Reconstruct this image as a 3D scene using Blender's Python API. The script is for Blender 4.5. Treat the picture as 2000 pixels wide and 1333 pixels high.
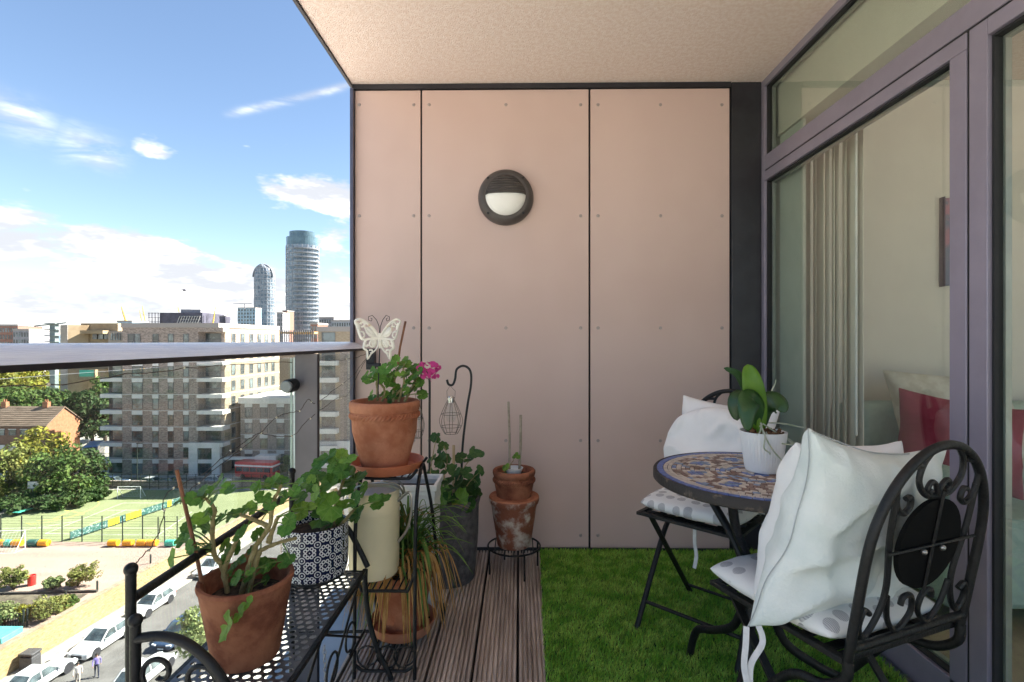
import bpy, math, random
import numpy as np
from mathutils import Vector, Matrix, Euler, noise as mnoise
R = math.radians
random.seed(7)
for o in list(bpy.data.objects): bpy.data.objects.remove(o)
scene = bpy.context.scene
COL = scene.collection

# ------------------------------------------------------------------ camera
FPX, YAW, EYE = 1000.0, 0.0135, 1.10          # focal length in photo pixels, yaw to the left, eye height above the deck
cam = bpy.data.cameras.new('camera'); camo = bpy.data.objects.new('camera', cam); COL.objects.link(camo)
cam.sensor_width = 36; cam.lens = 18.0; cam.clip_start = 0.02; cam.clip_end = 20000
camo.location = (0, 0, EYE); camo.rotation_euler = (R(90), 0, YAW)
scene.camera = camo

# ------------------------------------------------------------------ sun, sky
SUN_EL, SUN_AZ = R(42), R(68)                  # azimuth measured from +Y towards +X
sd = Vector((math.sin(SUN_AZ)*math.cos(SUN_EL), math.cos(SUN_AZ)*math.cos(SUN_EL), math.sin(SUN_EL)))
sl = bpy.data.lights.new('sun', 'SUN'); sl.energy = 5.0; sl.angle = R(0.5); sl.color = (1.0, .93, .83)
so = bpy.data.objects.new('sun', sl); COL.objects.link(so)
so.rotation_euler = sd.to_track_quat('Z', 'Y').to_euler(); so.location = (30, 0, 60)

vs = scene.view_settings
vs.view_transform = 'Standard'; vs.look = 'None'; vs.gamma = 1.0; vs.exposure = 2.3; vs.use_curve_mapping = False
SKY_STRENGTH = 0.051
scene.cycles.max_bounces = 8; scene.cycles.diffuse_bounces = 4; scene.cycles.glossy_bounces = 4; scene.cycles.transparent_max_bounces = 12
scene.cycles.caustics_reflective = False; scene.cycles.caustics_refractive = False; scene.cycles.use_light_tree = False

class NT:
    """small helper to write node maths"""
    def __init__(s, tree): s.t = tree; s.n = tree.nodes; s.l = tree.links
    def node(s, typ, **kw):
        n = s.n.new(typ)
        for k, v in kw.items(): setattr(n, k, v)
        return n
    def put(s, sock, v):
        if isinstance(v, bpy.types.NodeSocket): s.l.new(v, sock)
        else: sock.default_value = v
    def m(s, op, a, b=0.0, c=0.0, clamp=False):
        n = s.node('ShaderNodeMath', operation=op, use_clamp=clamp)
        for i, v in enumerate((a, b, c)): s.put(n.inputs[i], v)
        return n.outputs[0]
    def smooth(s, v, lo, hi):
        n = s.node('ShaderNodeMapRange', interpolation_type='SMOOTHSTEP')
        s.put(n.inputs[0], v); n.inputs[1].default_value = lo; n.inputs[2].default_value = hi
        return n.outputs[0]
    def noise(s, vec, scale, detail=5, rough=.55, dist=0.0):
        n = s.node('ShaderNodeTexNoise'); s.put(n.inputs['Vector'], vec)
        n.inputs['Scale'].default_value = scale; n.inputs['Detail'].default_value = detail
        n.inputs['Roughness'].default_value = rough; n.inputs['Distortion'].default_value = dist
        return n.outputs[0]
    def mix(s, fac, a, b, blend='MIX'):
        n = s.node('ShaderNodeMix', data_type='RGBA', blend_type=blend)
        s.put(n.inputs[0], fac); s.put(n.inputs[6], a); s.put(n.inputs[7], b)
        return n.outputs[2]
    def mapping(s, vec, scale=(1, 1, 1), loc=(0, 0, 0), rot=(0, 0, 0)):
        n = s.node('ShaderNodeMapping'); s.put(n.inputs[0], vec)
        n.inputs[1].default_value = loc; n.inputs[2].default_value = rot; n.inputs[3].default_value = scale
        return n.outputs[0]

world = bpy.data.worlds.new('World'); scene.world = world; world.use_nodes = True
wt = NT(world.node_tree)
for n in list(wt.n): wt.n.remove(n)
def px_dir(px, py):
    d = Vector((-math.sin(YAW), math.cos(YAW), 0)) + Vector((math.cos(YAW), math.sin(YAW), 0))*((px-1000)/FPX) + Vector((0, 0, (666.5-py)/FPX))
    return d
def azel(px, py):
    d = px_dir(px, py).normalized(); return math.atan2(d.x, d.y), math.asin(d.z)
def build_world():
    out = wt.node('ShaderNodeOutputWorld'); bg = wt.node('ShaderNodeBackground'); bg.inputs[1].default_value = SKY_STRENGTH
    sky = wt.node('ShaderNodeTexSky', sky_type='NISHITA'); sky.sun_disc = False
    sky.sun_elevation = SUN_EL; sky.sun_rotation = SUN_AZ; sky.air_density = 1.0; sky.dust_density = .3; sky.ozone_density = 1.5
    tc = wt.node('ShaderNodeTexCoord').outputs['Generated']
    sx = wt.node('ShaderNodeSeparateXYZ'); wt.put(sx.inputs[0], tc)
    x, y, z = sx.outputs
    az = wt.m('ARCTAN2', x, y); el = wt.m('ARCSINE', z)
    st = wt.mapping(tc, (1, 1, 2.6))
    n1 = wt.noise(st, 5.5, 5, .6, .3); n2 = wt.noise(st, 22, 3, .6)
    nn = wt.m('ADD', wt.m('MULTIPLY', wt.m('SUBTRACT', n1, .5), 1.5), wt.m('MULTIPLY', wt.m('SUBTRACT', n2, .5), .8))
    # cumulus: a bank towards the horizon all round, and single clouds
    bank = wt.smooth(el, .27, -.02)
    dens = wt.m('MULTIPLY', bank, .84)
    for (px, py, rx, ry, s) in ((605, 372, 100, 38, 1.35), (305, 300, 46, 24, 1.0), (275, 487, 92, 34, 1.3), (172, 450, 32, 13, .8), (88, 338, 20, 10, .55),
                               (48, 370, 26, 10, .5), (50, 425, 60, 22, .8), (440, 545, 120, 40, .75), (640, 480, 34, 24, .7), (20, 480, 70, 40, .55), (780, 420, 120, 50, .8)):
        a0, e0 = azel(px, py); a1, _ = azel(px+rx, py); _, e1 = azel(px, py-ry)
        u = wt.m('DIVIDE', wt.m('SUBTRACT', az, a0), a1-a0); v = wt.m('DIVIDE', wt.m('SUBTRACT', el, e0), e1-e0)
        r2 = wt.m('ADD', wt.m('MULTIPLY', u, u), wt.m('MULTIPLY', v, v))
        dens = wt.m('ADD', dens, wt.m('MULTIPLY', wt.m('POWER', 2.718, wt.m('MULTIPLY', r2, -.9)), s*.8))
    mask = wt.m('MULTIPLY', wt.smooth(wt.m('ADD', dens, wt.m('MULTIPLY', nn, 1.1)), .40, .84), .96)
    # thin streaks: cirrus and a contrail
    FIB = wt.noise(wt.mapping(tc, (3, 3, 9), rot=(.3, .5, 0)), 3, 4, .65, .8)
    def streak(pts, w, s, freq):
        nonlocal mask
        fib = FIB
        for (p, q) in zip(pts, pts[1:]):
            (a0, e0), (a1, e1) = azel(*p), azel(*q)
            L = math.hypot(a1-a0, e1-e0); ux, uy = (a1-a0)/L, (e1-e0)/L
            da = wt.m('SUBTRACT', az, a0); de = wt.m('SUBTRACT', el, e0)
            t = wt.m('ADD', wt.m('MULTIPLY', da, ux), wt.m('MULTIPLY', de, uy))
            d = wt.m('DIVIDE', wt.m('ADD', wt.m('MULTIPLY', da, -uy), wt.m('MULTIPLY', de, ux)), w)
            g = wt.m('POWER', 2.718, wt.m('MULTIPLY', wt.m('MULTIPLY', d, d), -1.0))
            ends = wt.m('MULTIPLY', wt.smooth(t, -.02, .03), wt.smooth(t, L+.02, L-.03))
            mask = wt.m('MAXIMUM', mask, wt.m('MULTIPLY', wt.m('MULTIPLY', g, ends), wt.m('MULTIPLY', wt.smooth(fib, .3, .7), s)))
    streak(((-40, 195), (110, 262), (240, 322)), .022, .55, 3)
    streak(((140, 240), (190, 300)), .012, .35, 3)
    streak(((450, 222), (690, 163)), .0055, .6, 4)
    shade = wt.smooth(wt.noise(wt.mapping(tc, (1, 1, 3.4), (.0, .0, .03)), 9, 4, .62), .42, .78)
    ccol = wt.mix(shade, (3.5, 3.6, 3.85, 1), (11.0, 10.7, 10.3, 1))
    col = wt.mix(mask, sky.outputs[0], ccol)
    wt.l.new(col, bg.inputs[0]); wt.l.new(bg.outputs[0], out.inputs[0])
build_world()
world.cycles.sampling_method = 'MANUAL'; world.cycles.sample_map_resolution = 384

# ------------------------------------------------------------------ pixel to place
def at(px, py, X=None, Y=None, Z=None):
    """point along a photo pixel's direction, its distance given by the plane it lies on"""
    d = px_dir(px, py); o = Vector((0, 0, EYE))
    if Y is not None: t = Y/d.y
    elif X is not None: t = X/d.x
    else: t = (Z-EYE)/d.z
    return o + d*t

# ------------------------------------------------------------------ mesh builder
class MB:
    def __init__(s): s.v = []; s.f = []; s.mi = []
    def add(s, vs_, fs, mi=0):
        b = len(s.v); s.v += [tuple(p) for p in vs_]
        for f in fs: s.f.append(tuple(i+b for i in f)); s.mi.append(mi)
        return s
    def box(s, x0, x1, y0, y1, z0, z1, mi=0):
        return s.add([(x0,y0,z0),(x1,y0,z0),(x1,y1,z0),(x0,y1,z0),(x0,y0,z1),(x1,y0,z1),(x1,y1,z1),(x0,y1,z1)],
                     [(3,2,1,0),(4,5,6,7),(0,1,5,4),(1,2,6,5),(2,3,7,6),(3,0,4,7)], mi)
    def obox(s, c, size, rot=None, mi=0):
        M = Matrix.Translation(Vector(c)) @ (rot.to_4x4() if rot is not None else Matrix())
        h = [k/2 for k in size]
        vs_ = [M @ Vector((sx*h[0], sy*h[1], sz*h[2])) for sz in (-1, 1) for sx, sy in ((-1,-1),(1,-1),(1,1),(-1,1))]
        return s.add(vs_, [(3,2,1,0),(4,5,6,7),(0,1,5,4),(1,2,6,5),(2,3,7,6),(3,0,4,7)], mi)
    def bar(s, a, b, w, t=None, mi=0):
        a = Vector(a); b = Vector(b); d = b-a
        q = d.to_track_quat('Z', 'Y').to_matrix()
        return s.obox((a+b)/2, (w, t or w, d.length), q, mi)
    def tube(s, path, r, n=8, closed=False, cap=True, mi=0, flat=1.0):
        P = [Vector(p) for p in path]; N = len(P)
        rr = r if isinstance(r, (list, tuple)) else [r]*N
        T = []
        for i in range(N):
            a = P[(i-1) % N] if (closed or i > 0) else P[i]; b = P[(i+1) % N] if (closed or i < N-1) else P[i]
            d = b-a; T.append(d.normalized() if d.length > 1e-9 else Vector((0, 0, 1)))
        u = T[0].orthogonal().normalized(); vs_ = []
        for i in range(N):
            u = (u - T[i]*u.dot(T[i]))
            u = u.normalized() if u.length > 1e-6 else T[i].orthogonal().normalized()
            w = T[i].cross(u)
            for k in range(n):
                a = 2*math.pi*k/n; vs_.append(P[i] + (u*math.cos(a) + w*math.sin(a)*flat)*rr[i])
        fs = []
        for i in range(N if closed else N-1):
            j = (i+1) % N
            for k in range(n): fs.append((i*n+k, i*n+(k+1) % n, j*n+(k+1) % n, j*n+k))
        if cap and not closed: fs.append(tuple(range(n-1, -1, -1))); fs.append(tuple((N-1)*n+k for k in range(n)))
        return s.add(vs_, fs, mi)
    def lathe(s, prof, n=40, c=(0, 0, 0), mi=0, fn=None, arc=2*math.pi):
        vs_ = []; fs = []; full = arc > 6.28; m = n if full else n+1
        for (r, z) in prof:
            for k in range(m):
                a = arc*k/n; rr, zz = (r, z) if fn is None else fn(r, z, a)
                vs_.append((c[0]+rr*math.cos(a), c[1]+rr*math.sin(a), c[2]+zz))
        for i in range(len(prof)-1):
            for k in range(n):
                k2 = (k+1) % m; fs.append((i*m+k, i*m+k2, (i+1)*m+k2, (i+1)*m+k))
        if prof[0][0] > 1e-6 and full: fs.append(tuple(range(m-1, -1, -1)))
        if prof[-1][0] > 1e-6 and full: fs.append(tuple((len(prof)-1)*m+k for k in range(m)))
        return s.add(vs_, fs, mi)
    def prism(s, poly, fn0, fn1, mi=0):
        """poly of 2-D points; fn0/fn1 map a 2-D point to the two ends"""
        n = len(poly); vs_ = [fn0(p) for p in poly] + [fn1(p) for p in poly]
        return s.add(vs_, [tuple(range(n-1, -1, -1)), tuple(range(n, 2*n))] + [(i, (i+1) % n, n+(i+1) % n, n+i) for i in range(n)], mi)
    def ball(s, c, r, n=10, m=7, mi=0, sc=(1, 1, 1)):
        vs_ = [(c[0], c[1], c[2]-r*sc[2])]
        for i in range(1, m):
            a = math.pi*i/m
            for k in range(n):
                b = 2*math.pi*k/n; vs_.append((c[0]+r*sc[0]*math.sin(a)*math.cos(b), c[1]+r*sc[1]*math.sin(a)*math.sin(b), c[2]-r*sc[2]*math.cos(a)))
        vs_.append((c[0], c[1], c[2]+r*sc[2])); fs = []
        for k in range(n): fs.append((0, 1+(k+1) % n, 1+k)); fs.append((len(vs_)-1, 1+(m-2)*n+k, 1+(m-2)*n+(k+1) % n))
        for i in range(m-2):
            for k in range(n): fs.append((1+i*n+k, 1+i*n+(k+1) % n, 1+(i+1)*n+(k+1) % n, 1+(i+1)*n+k))
        return s.add(vs_, fs, mi)
    def mesh(s, name, mats, off=(0, 0, 0), smooth=True):
        me = bpy.data.meshes.new(name)
        o = Vector(off); me.from_pydata([tuple(Vector(p)-o) for p in s.v], [], s.f)
        for m in (mats if isinstance(mats, (list, tuple)) else [mats]): me.materials.append(m)
        if any(s.mi): me.polygons.foreach_set('material_index', s.mi)
        if smooth:
            me.polygons.foreach_set('use_smooth', [True]*len(me.polygons)); me.set_sharp_from_angle(angle=R(38))
        me.update(); return me
    def build(s, name, mats, parent=None, loc=None, smooth=True, bevel=0, seg=2):
        """verts are in world place; the object sits at loc (or at its parent) and the verts are shifted to fit"""
        base = wloc(parent) if parent is not None else Vector(loc or (0, 0, 0))
        o = bpy.data.objects.new(name, s.mesh(name, mats, base, smooth)); COL.objects.link(o)
        if parent is not None: o.parent = parent
        else: o.location = base
        if bevel:
            b = o.modifiers.new('bevel', 'BEVEL'); b.width = bevel; b.segments = seg; b.limit_method = 'ANGLE'; b.angle_limit = R(40)
        return o
def wloc(o):
    v = Vector((0, 0, 0))
    while o is not None: v = v + o.location; o = o.parent
    return v
def tag(o, label=None, cat=None, group=None, kind=None):
    if label: o['label'] = label
    if cat: o['category'] = cat
    if group: o['group'] = group
    if kind: o['kind'] = kind
    return o
def empty(name, loc, label, cat, group=None):
    o = bpy.data.objects.new(name, None); COL.objects.link(o); o.location = loc; o.empty_display_size = .1
    return tag(o, label, cat, group)
def inst(name, mesh, parent=None, loc=(0, 0, 0), rot=(0, 0, 0), scale=(1, 1, 1)):
    o = bpy.data.objects.new(name, mesh); COL.objects.link(o); o.parent = parent
    o.location = loc; o.rotation_euler = rot; o.scale = scale; return o
def copy_tree(o, parent=None):
    c = o.copy(); COL.objects.link(c); c.parent = parent
    for ch in o.children: copy_tree(ch, c)
    return c
def arc(c, r, a0, a1, n=12, ax=((1, 0, 0), (0, 0, 1)), r2=None):
    c = Vector(c); U, V = Vector(ax[0]), Vector(ax[1]); out = []
    for i in range(n+1):
        t = i/n; a = a0+(a1-a0)*t; rr = r if r2 is None else r+(r2-r)*t
        out.append(c + U*math.cos(a)*rr + V*math.sin(a)*rr)
    return out
def spline(pts, n=6):
    P = [Vector(p) for p in pts]; out = []
    for i in range(len(P)-1):
        a, b, c, d = P[max(i-1, 0)], P[i], P[i+1], P[min(i+2, len(P)-1)]
        for k in range(n):
            t = k/n; out.append(.5*((2*b)+(c-a)*t+(2*a-5*b+4*c-d)*t*t+(3*b-a-3*c+d)*t**3))
    out.append(P[-1]); return out

# ------------------------------------------------------------------ materials
def mat(name, col, rough=.6, metal=0.0, col2=None, var=.12, vs_=6.0, bump=0.0, bs=80.0, detail=5, stretch=(1, 1, 1), lo=.35, hi=.65, spec=.4, island=0.0, transl=0.0, coat=0.0, roughvar=.0, world_co=False):
    m = bpy.data.materials.new(name); m.use_nodes = True; t = NT(m.node_tree)
    p = t.n['Principled BSDF']; p.inputs['Roughness'].default_value = rough; p.inputs['Metallic'].default_value = metal
    p.inputs['Specular IOR Level'].default_value = spec
    if coat: p.inputs['Coat Weight'].default_value = coat; p.inputs['Coat Roughness'].default_value = .05
    co = t.node('ShaderNodeNewGeometry').outputs['Position'] if world_co else t.node('ShaderNodeTexCoord').outputs['Object']
    co = t.mapping(co, stretch)
    c1 = tuple(c*(1-var) for c in col) + (1,); c2 = tuple(min(1, c*(1+var)) for c in col) + (1,)
    if col2 is not None: c1, c2 = tuple(col)+(1,), tuple(col2)+(1,)
    n = t.noise(co, vs_, detail, .6)
    c = t.mix(t.smooth(n, lo, hi), c1, c2)
    if island:
        g = t.node('ShaderNodeNewGeometry').outputs['Random Per Island']
        oi = t.node('ShaderNodeObjectInfo').outputs['Random']
        f = t.m('FRACT', t.m('ADD', g, oi))
        hs = t.node('ShaderNodeHueSaturation'); t.put(hs.inputs['Color'], c)
        t.put(hs.inputs['Value'], t.m('ADD', 1-island, t.m('MULTIPLY', f, 2*island)))
        t.put(hs.inputs['Hue'], t.m('ADD', .5-island*.06, t.m('MULTIPLY', t.m('FRACT', t.m('MULTIPLY', f, 7.3)), island*.12)))
        c = hs.outputs[0]
    t.put(p.inputs['Base Color'], c)
    if roughvar: t.put(p.inputs['Roughness'], t.m('ADD', rough-roughvar, t.m('MULTIPLY', n, 2*roughvar)))
    if bump:
        b = t.node('ShaderNodeBump'); b.inputs['Strength'].default_value = min(1, bump); b.inputs['Distance'].default_value = .01 if bump <= 1 else .01*bump
        t.put(b.inputs['Height'], t.noise(co, bs, 4, .6)); t.put(p.inputs['Normal'], b.outputs[0])
    if transl:
        tr = t.node('ShaderNodeBsdfTranslucent'); t.put(tr.inputs[0], c)
        mx = t.node('ShaderNodeMixShader'); mx.inputs[0].default_value = transl
        t.l.new(p.outputs[0], mx.inputs[1]); t.l.new(tr.outputs[0], mx.inputs[2]); t.l.new(mx.outputs[0], t.n['Material Output'].inputs[0])
    return m
def glass_mat(name, tint=(.9, .95, .93), refl=1.0, dirt=0.0, rough=0.0):
    """a thin pane: clear, tinted, mirror-like by its Fresnel reflection, with a little dust"""
    m = bpy.data.materials.new(name); m.use_nodes = True; t = NT(m.node_tree); t.n.remove(t.n['Principled BSDF'])
    g = t.node('ShaderNodeNewGeometry'); dp = t.node('ShaderNodeVectorMath', operation='DOT_PRODUCT')
    t.l.new(g.outputs['Normal'], dp.inputs[0]); t.l.new(g.outputs['Incoming'], dp.inputs[1])
    fr = t.m('ADD', .04, t.m('MULTIPLY', t.m('POWER', t.m('SUBTRACT', 1.0, t.m('ABSOLUTE', dp.outputs['Value'])), 5.0), .96))
    tr = t.node('ShaderNodeBsdfTransparent'); tr.inputs[0].default_value = tuple(tint)+(1,)
    gl = t.node('ShaderNodeBsdfAnisotropic'); gl.inputs['Roughness'].default_value = rough; gl.inputs[0].default_value = (1, 1, 1, 1)
    mx = t.node('ShaderNodeMixShader'); t.put(mx.inputs[0], t.m('MULTIPLY', fr, refl, clamp=True))
    t.l.new(tr.outputs[0], mx.inputs[1]); t.l.new(gl.outputs[0], mx.inputs[2]); last = mx.outputs[0]
    if dirt:
        co = t.node('ShaderNodeTexCoord').outputs['Object']
        f = t.m('MULTIPLY', t.smooth(t.noise(t.mapping(co, (1, 1, .35)), 7, 8, .7), .4, .8), dirt)
        sp = t.m('MULTIPLY', t.smooth(t.noise(co, 160, 2, .5), .66, .74), dirt*3)
        df = t.node('ShaderNodeBsdfDiffuse'); df.inputs[0].default_value = (.8, .8, .78, 1)
        m2 = t.node('ShaderNodeMixShader'); t.put(m2.inputs[0], t.m('ADD', f, sp, clamp=True))
        t.l.new(last, m2.inputs[1]); t.l.new(df.outputs[0], m2.inputs[2]); last = m2.outputs[0]
    t.l.new(last, t.n['Material Output'].inputs[0]); return m

black_iron = mat('black_iron', (.010, .010, .011), .45, .1, var=.3, vs_=40, bump=.25, bs=120, roughvar=.12)
frame_paint = mat('frame_paint', (.28, .255, .325), .42, .2, var=.06, vs_=5, bump=.03, bs=300)
dark_steel = mat('dark_steel', (.035, .035, .042), .45, .3, var=.2, vs_=4, bump=.05)
terracotta = mat('terracotta', (.36, .12, .06), .85, col2=(.53, .225, .13), vs_=9, bump=.35, bs=90, spec=.2)
terracotta_old = mat('terracotta_old', (.19, .062, .037), .9, col2=(.37, .15, .085), vs_=13, bump=.4, bs=70, spec=.2)
soil = mat('soil', (.035, .024, .017), .95, col2=(.09, .06, .04), vs_=60, bump=1, bs=90)
white_cloth = mat('white_cloth', (.87, .86, .855), .9, var=.03, vs_=4, bump=.12, bs=260, spec=.15)
wood_stick = mat('wood_stick', (.42, .29, .16), .8, col2=(.55, .42, .27), vs_=30, stretch=(1, 1, .1), bump=.2)
brown_stick = mat('brown_stick', (.16, .06, .03), .7, col2=(.28, .12, .06), vs_=40, stretch=(1, 1, .2), bump=.2)
# ================================================================== THE BALCONY
WY, WL, WR, GX, CEIL = 2.70, -.879, 1.108, 1.268, 2.455       # end wall, its left edge, its right edge, glazing plane, ceiling
panel_m = mat('panel_board', (.585, .435, .39), .62, col2=(.625, .475, .43), vs_=1.2, bump=.10, bs=420, spec=.35, detail=3)
joint_m = mat('joint_dark', (.02, .02, .022), .7)
ceil_m = mat('ceiling_render', (.84, .69, .61), .95, col2=(.92, .80, .74), vs_=55, bump=.9, bs=170, spec=.1)
def struct(name, mb, m, loc=(0, 0, 0), parent=None, **kw):
    o = mb.build(name, m, parent, loc, **kw)
    if parent is None: tag(o, kind='structure')
    return o
wall = struct('balcony_wall', MB().box(WL, WR, WY+.02, WY+.20, -.3, CEIL), joint_m, (0, WY, 0))
tag(wall, 'end wall of the balcony clad in pinkish brown boards')
PJ = [WL+.012, at(821, 600, Y=WY).x, at(824.5, 600, Y=WY).x, at(1149.5, 600, Y=WY).x, at(1153.5, 600, Y=WY).x, WR-.004]
rv = MB().lathe([(.0085, 0), (.0085, .0015), (.006, .0045), (.0, .005)], 14).mesh('rivet', mat('rivet_metal', (.42, .36, .34), .45, .5))
riv_cols = ((702, 808), (838, 988, 1134), (1168, 1290, 1410))
for k in range(3):
    p = MB().box(PJ[2*k], PJ[2*k+1], WY, WY+.019, .012, CEIL-.03).build('wall_panel', panel_m, wall, bevel=.0012)
    for cx in riv_cols[k]:
        for cy in (205, 422, 641, 861, 1046):
            q = at(cx, cy, Y=WY); inst('rivet', rv, p, q - wloc(p), (R(90), 0, 0))
MB().box(WL, WR, WY-.012, WY+.018, CEIL-.026, CEIL-.001).build('head_trim', dark_steel, wall)
MB().box(WL+.012, WR, WY-.006, WY+.018, -.05, .010).build('base_trim', dark_steel, wall)
MB().box(WL-.006, WL+.010, WY-.03, WY+.20, -.3, CEIL-.03).build('edge_trim', mat('edge_alu', (.10, .10, .14), .4, .4), wall)
ceil = struct('ceiling', MB().box(WL, 5.2, -1.0, WY+.6, CEIL, CEIL+.35), ceil_m, (0, 0, CEIL))
MB().box(WL-.014, WL-.001, -1.0, WY+.02, CEIL-.012, CEIL+.36).build('edge_flashing', dark_steel, ceil)
col = struct('steel_column', MB().box(WR+.004, GX-.002, WY-.01, WY+.2, -.1, CEIL-.002), dark_steel, (1.19, WY, 0), bevel=.003)
# deck of grooved boards laid along the balcony
deck_m = mat('deck_timber', (.28, .225, .195), .8, col2=(.64, .55, .49), vs_=6, stretch=(3, .35, 3), bump=.3, bs=60, spec=.25, lo=.3, hi=.7, detail=8, world_co=True)
sub = struct('deck', MB().box(-.555, GX-.01, -.6, WY-.005, -.26, -.04), mat('deck_frame', (.02, .017, .015), .9), (0, 0, -.1))
tag(sub, 'weathered grooved timber decking of the balcony')
PITCH = .0163; NR = 9; BW = PITCH*NR
def board_profile():
    pts = []
    for i in range(NR):
        x = i*PITCH; g = .0030 if i else .0034
        pts += [(x+g-.0008, -.012), (x+g, -.0012), (x+g+.0012, 0), (x+PITCH-g-.0012, 0), (x+PITCH-g, -.0012), (x+PITCH-g+.0008, -.012)]
    return pts
x = at(1004.5, 1200, Z=0).x - BW*4
while x < GX-.02:
    pr = board_profile(); b = MB(); dz = random.uniform(-.0015, .001)
    x1 = min(x+BW, GX-.015); pr = [(a, z) for a, z in pr if x+a <= x1-.002]
    pr = [(pr[0][0], -.03)] + pr + [(pr[-1][0], -.03)]
    b.prism(pr, lambda p: (x+p[0], -.55, p[1]+dz), lambda p: (x+p[0], WY-.012, p[1]+dz))
    b.build('plank', deck_m, sub, smooth=False)
    x += BW + .004
# metal gutter beside the deck
gut_m = mat('gutter_metal', (.36, .40, .47), .35, .5, col2=(.50, .54, .60), vs_=2, bump=.06, bs=12, roughvar=.1)
gut = struct('gutter', MB().box(-1.02, -.56, -.8, WY+.1, -.30, -.262), gut_m, (-.7, 0, -.28))
MB().box(-.582, -.556, -.6, WY-.02, -.26, -.012).build('deck_edge', mat('edge_sheet', (.23, .25, .30), .4, .4), gut)

# artificial turf: a backing sheet and its blades
def turf_x0(y): return at(1047+(2.7-y)*3.0, 1100, Y=y).x if False else .085 + (y-1.6)*.024
turf_m = mat('turf_green', (.20, .44, .05), .6, col2=(.42, .66, .12), vs_=14, spec=.3, island=.45, transl=.25, lo=.4, hi=.62, world_co=True)
back_m = mat('turf_backing', (.02, .05, .012), .9, var=.3, vs_=40)
ys = np.linspace(-.3, WY-.02, 12)
tb = MB()
for a, b in zip(ys, ys[1:]):
    tb.add([(turf_x0(a), a, .006), (GX-.03, a, .006), (GX-.03, b, .006), (turf_x0(b), b, .006)], [(0, 1, 2, 3)])
rug = tb.build('artificial_turf', back_m, None, (.6, 1.6, .004)); tag(rug, kind='stuff', label='bright green artificial grass rug beside the decking', cat='turf')
rng = np.random.default_rng(3)
def blades(n, x0, x1, y0, y1):
    y = rng.uniform(y0, y1, n); xl = turf_x0(y); xx = xl + rng.uniform(0, 1, n)*(x1-xl) + rng.normal(0, .003, n)
    h = rng.uniform(.011, .023, n); w = rng.uniform(.0010, .0017, n); a = rng.uniform(0, 2*np.pi, n)
    lean = rng.uniform(.2, 1.0, n)*h; la = rng.normal(.6, 1.3, n)
    dx, dy = np.cos(a)*w, np.sin(a)*w; lx, ly = np.cos(la)*lean, np.sin(la)*lean
    z0 = np.full(n, .006)
    v = np.stack([np.stack([xx-dx, y-dy, z0], 1), np.stack([xx+dx, y+dy, z0], 1),
                  np.stack([xx+dx*.8+lx*.4, y+dy*.8+ly*.4, z0+h*.62], 1), np.stack([xx-dx*.8+lx*.4, y-dy*.8+ly*.4, z0+h*.62], 1),
                  np.stack([xx+lx, y+ly, z0+h*.95], 1)], 1).reshape(-1, 3)
    return v, n
parts = [blades(70000, 0, GX-.03, 1.55, WY-.03), blades(40000, 0, GX-.03, .9, 1.55)]
V = np.concatenate([p[0] for p in parts]); n = sum(p[1] for p in parts)
base = np.arange(n)[:, None]*5
quads = base + np.array([[0, 1, 2, 3]]); tris = base + np.array([[3, 2, 4]])
me = bpy.data.meshes.new('turf_blades'); me.vertices.add(len(V)); me.vertices.foreach_set('co', V.astype(np.float32).ravel())
loops = np.concatenate([np.concatenate([quads, tris], 1).ravel()]); me.loops.add(len(loops)); me.loops.foreach_set('vertex_index', loops.astype(np.int32))
starts = (np.arange(n)[:, None]*7 + np.array([[0, 4]])).ravel(); me.polygons.add(2*n); me.polygons.foreach_set('loop_start', starts.astype(np.int32))
me.materials.append(turf_m); me.update(calc_edges=True); me.validate()
tbl = bpy.data.objects.new('blades', me); COL.objects.link(tbl); tbl.parent = rug; tbl.location = -rug.location; tag(tbl, kind='stuff')

# railing: sloped handrail, post, glass panes held by a clamp
rail_m = mat('rail_sky_sheen', (.80, .82, .89), .22, .0, col2=(.92, .93, .96), vs_=16, stretch=(6, .5, 6), bump=.25, bs=50, detail=6)  # pale bluish base colour carries the sky's reflection on the handrail
rail_dark = mat('rail_under', (.035, .03, .035), .5, .3)
post_m = mat('post_paint', (.21, .19, .205), .5, .2, var=.08, vs_=5)
RL = empty('balcony_railing', (-.85, 1.4, -.25), 'glass balcony railing with sloping grey metal handrail and flat post', 'railing')
prof = [(-.814, 1.0615), (-.826, 1.0705), (-.846, 1.0835), (-.868, 1.0925), (-.886, 1.096), (-.898, 1.092), (-.90, 1.058)]
MB().prism(prof[::-1], lambda p: (p[0], -.8, p[1]), lambda p: (p[0], WY-.002, p[1])).build('handrail', rail_m, RL)
MB().box(-.897, -.8125, -.8, WY-.003, 1.0495, 1.0608).build('handrail_lip', rail_dark, RL)
PY = 2.0
MB().box(-.880, -.792, PY, PY+.012, -.45, 1.049).build('post', post_m, RL, bevel=.001)
MB().box(-.7918, -.7890, PY-.002, PY+.016, -.45, 1.0485).build('post_edge', rail_dark, RL)
MB().box(-.880, -.792, PY-1.25, PY-1.238, -.45, 1.049).build('post', post_m, RL, bevel=.001)
bal_glass = glass_mat('balustrade_glass', (.93, .965, .95), 1.15, .05)
MB().box(-.893, -.885, PY-1.2, PY+.0-.012, -.32, 1.035).build('glass_pane', bal_glass, RL, smooth=False)
MB().box(-.893, -.885, PY+.02, WY-.03, -.32, 1.035).build('glass_pane', bal_glass, RL, smooth=False)
edge_g = mat('glass_edge', (.50, .60, .57), .25, spec=.6)
for yy in (PY-.0118, PY+.0165): MB().box(-.8935, -.8845, yy, yy+.0035, -.32, 1.035).build('pane_edge', edge_g, RL)
cz = EYE-(752-666.5)*PY/1000
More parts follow.
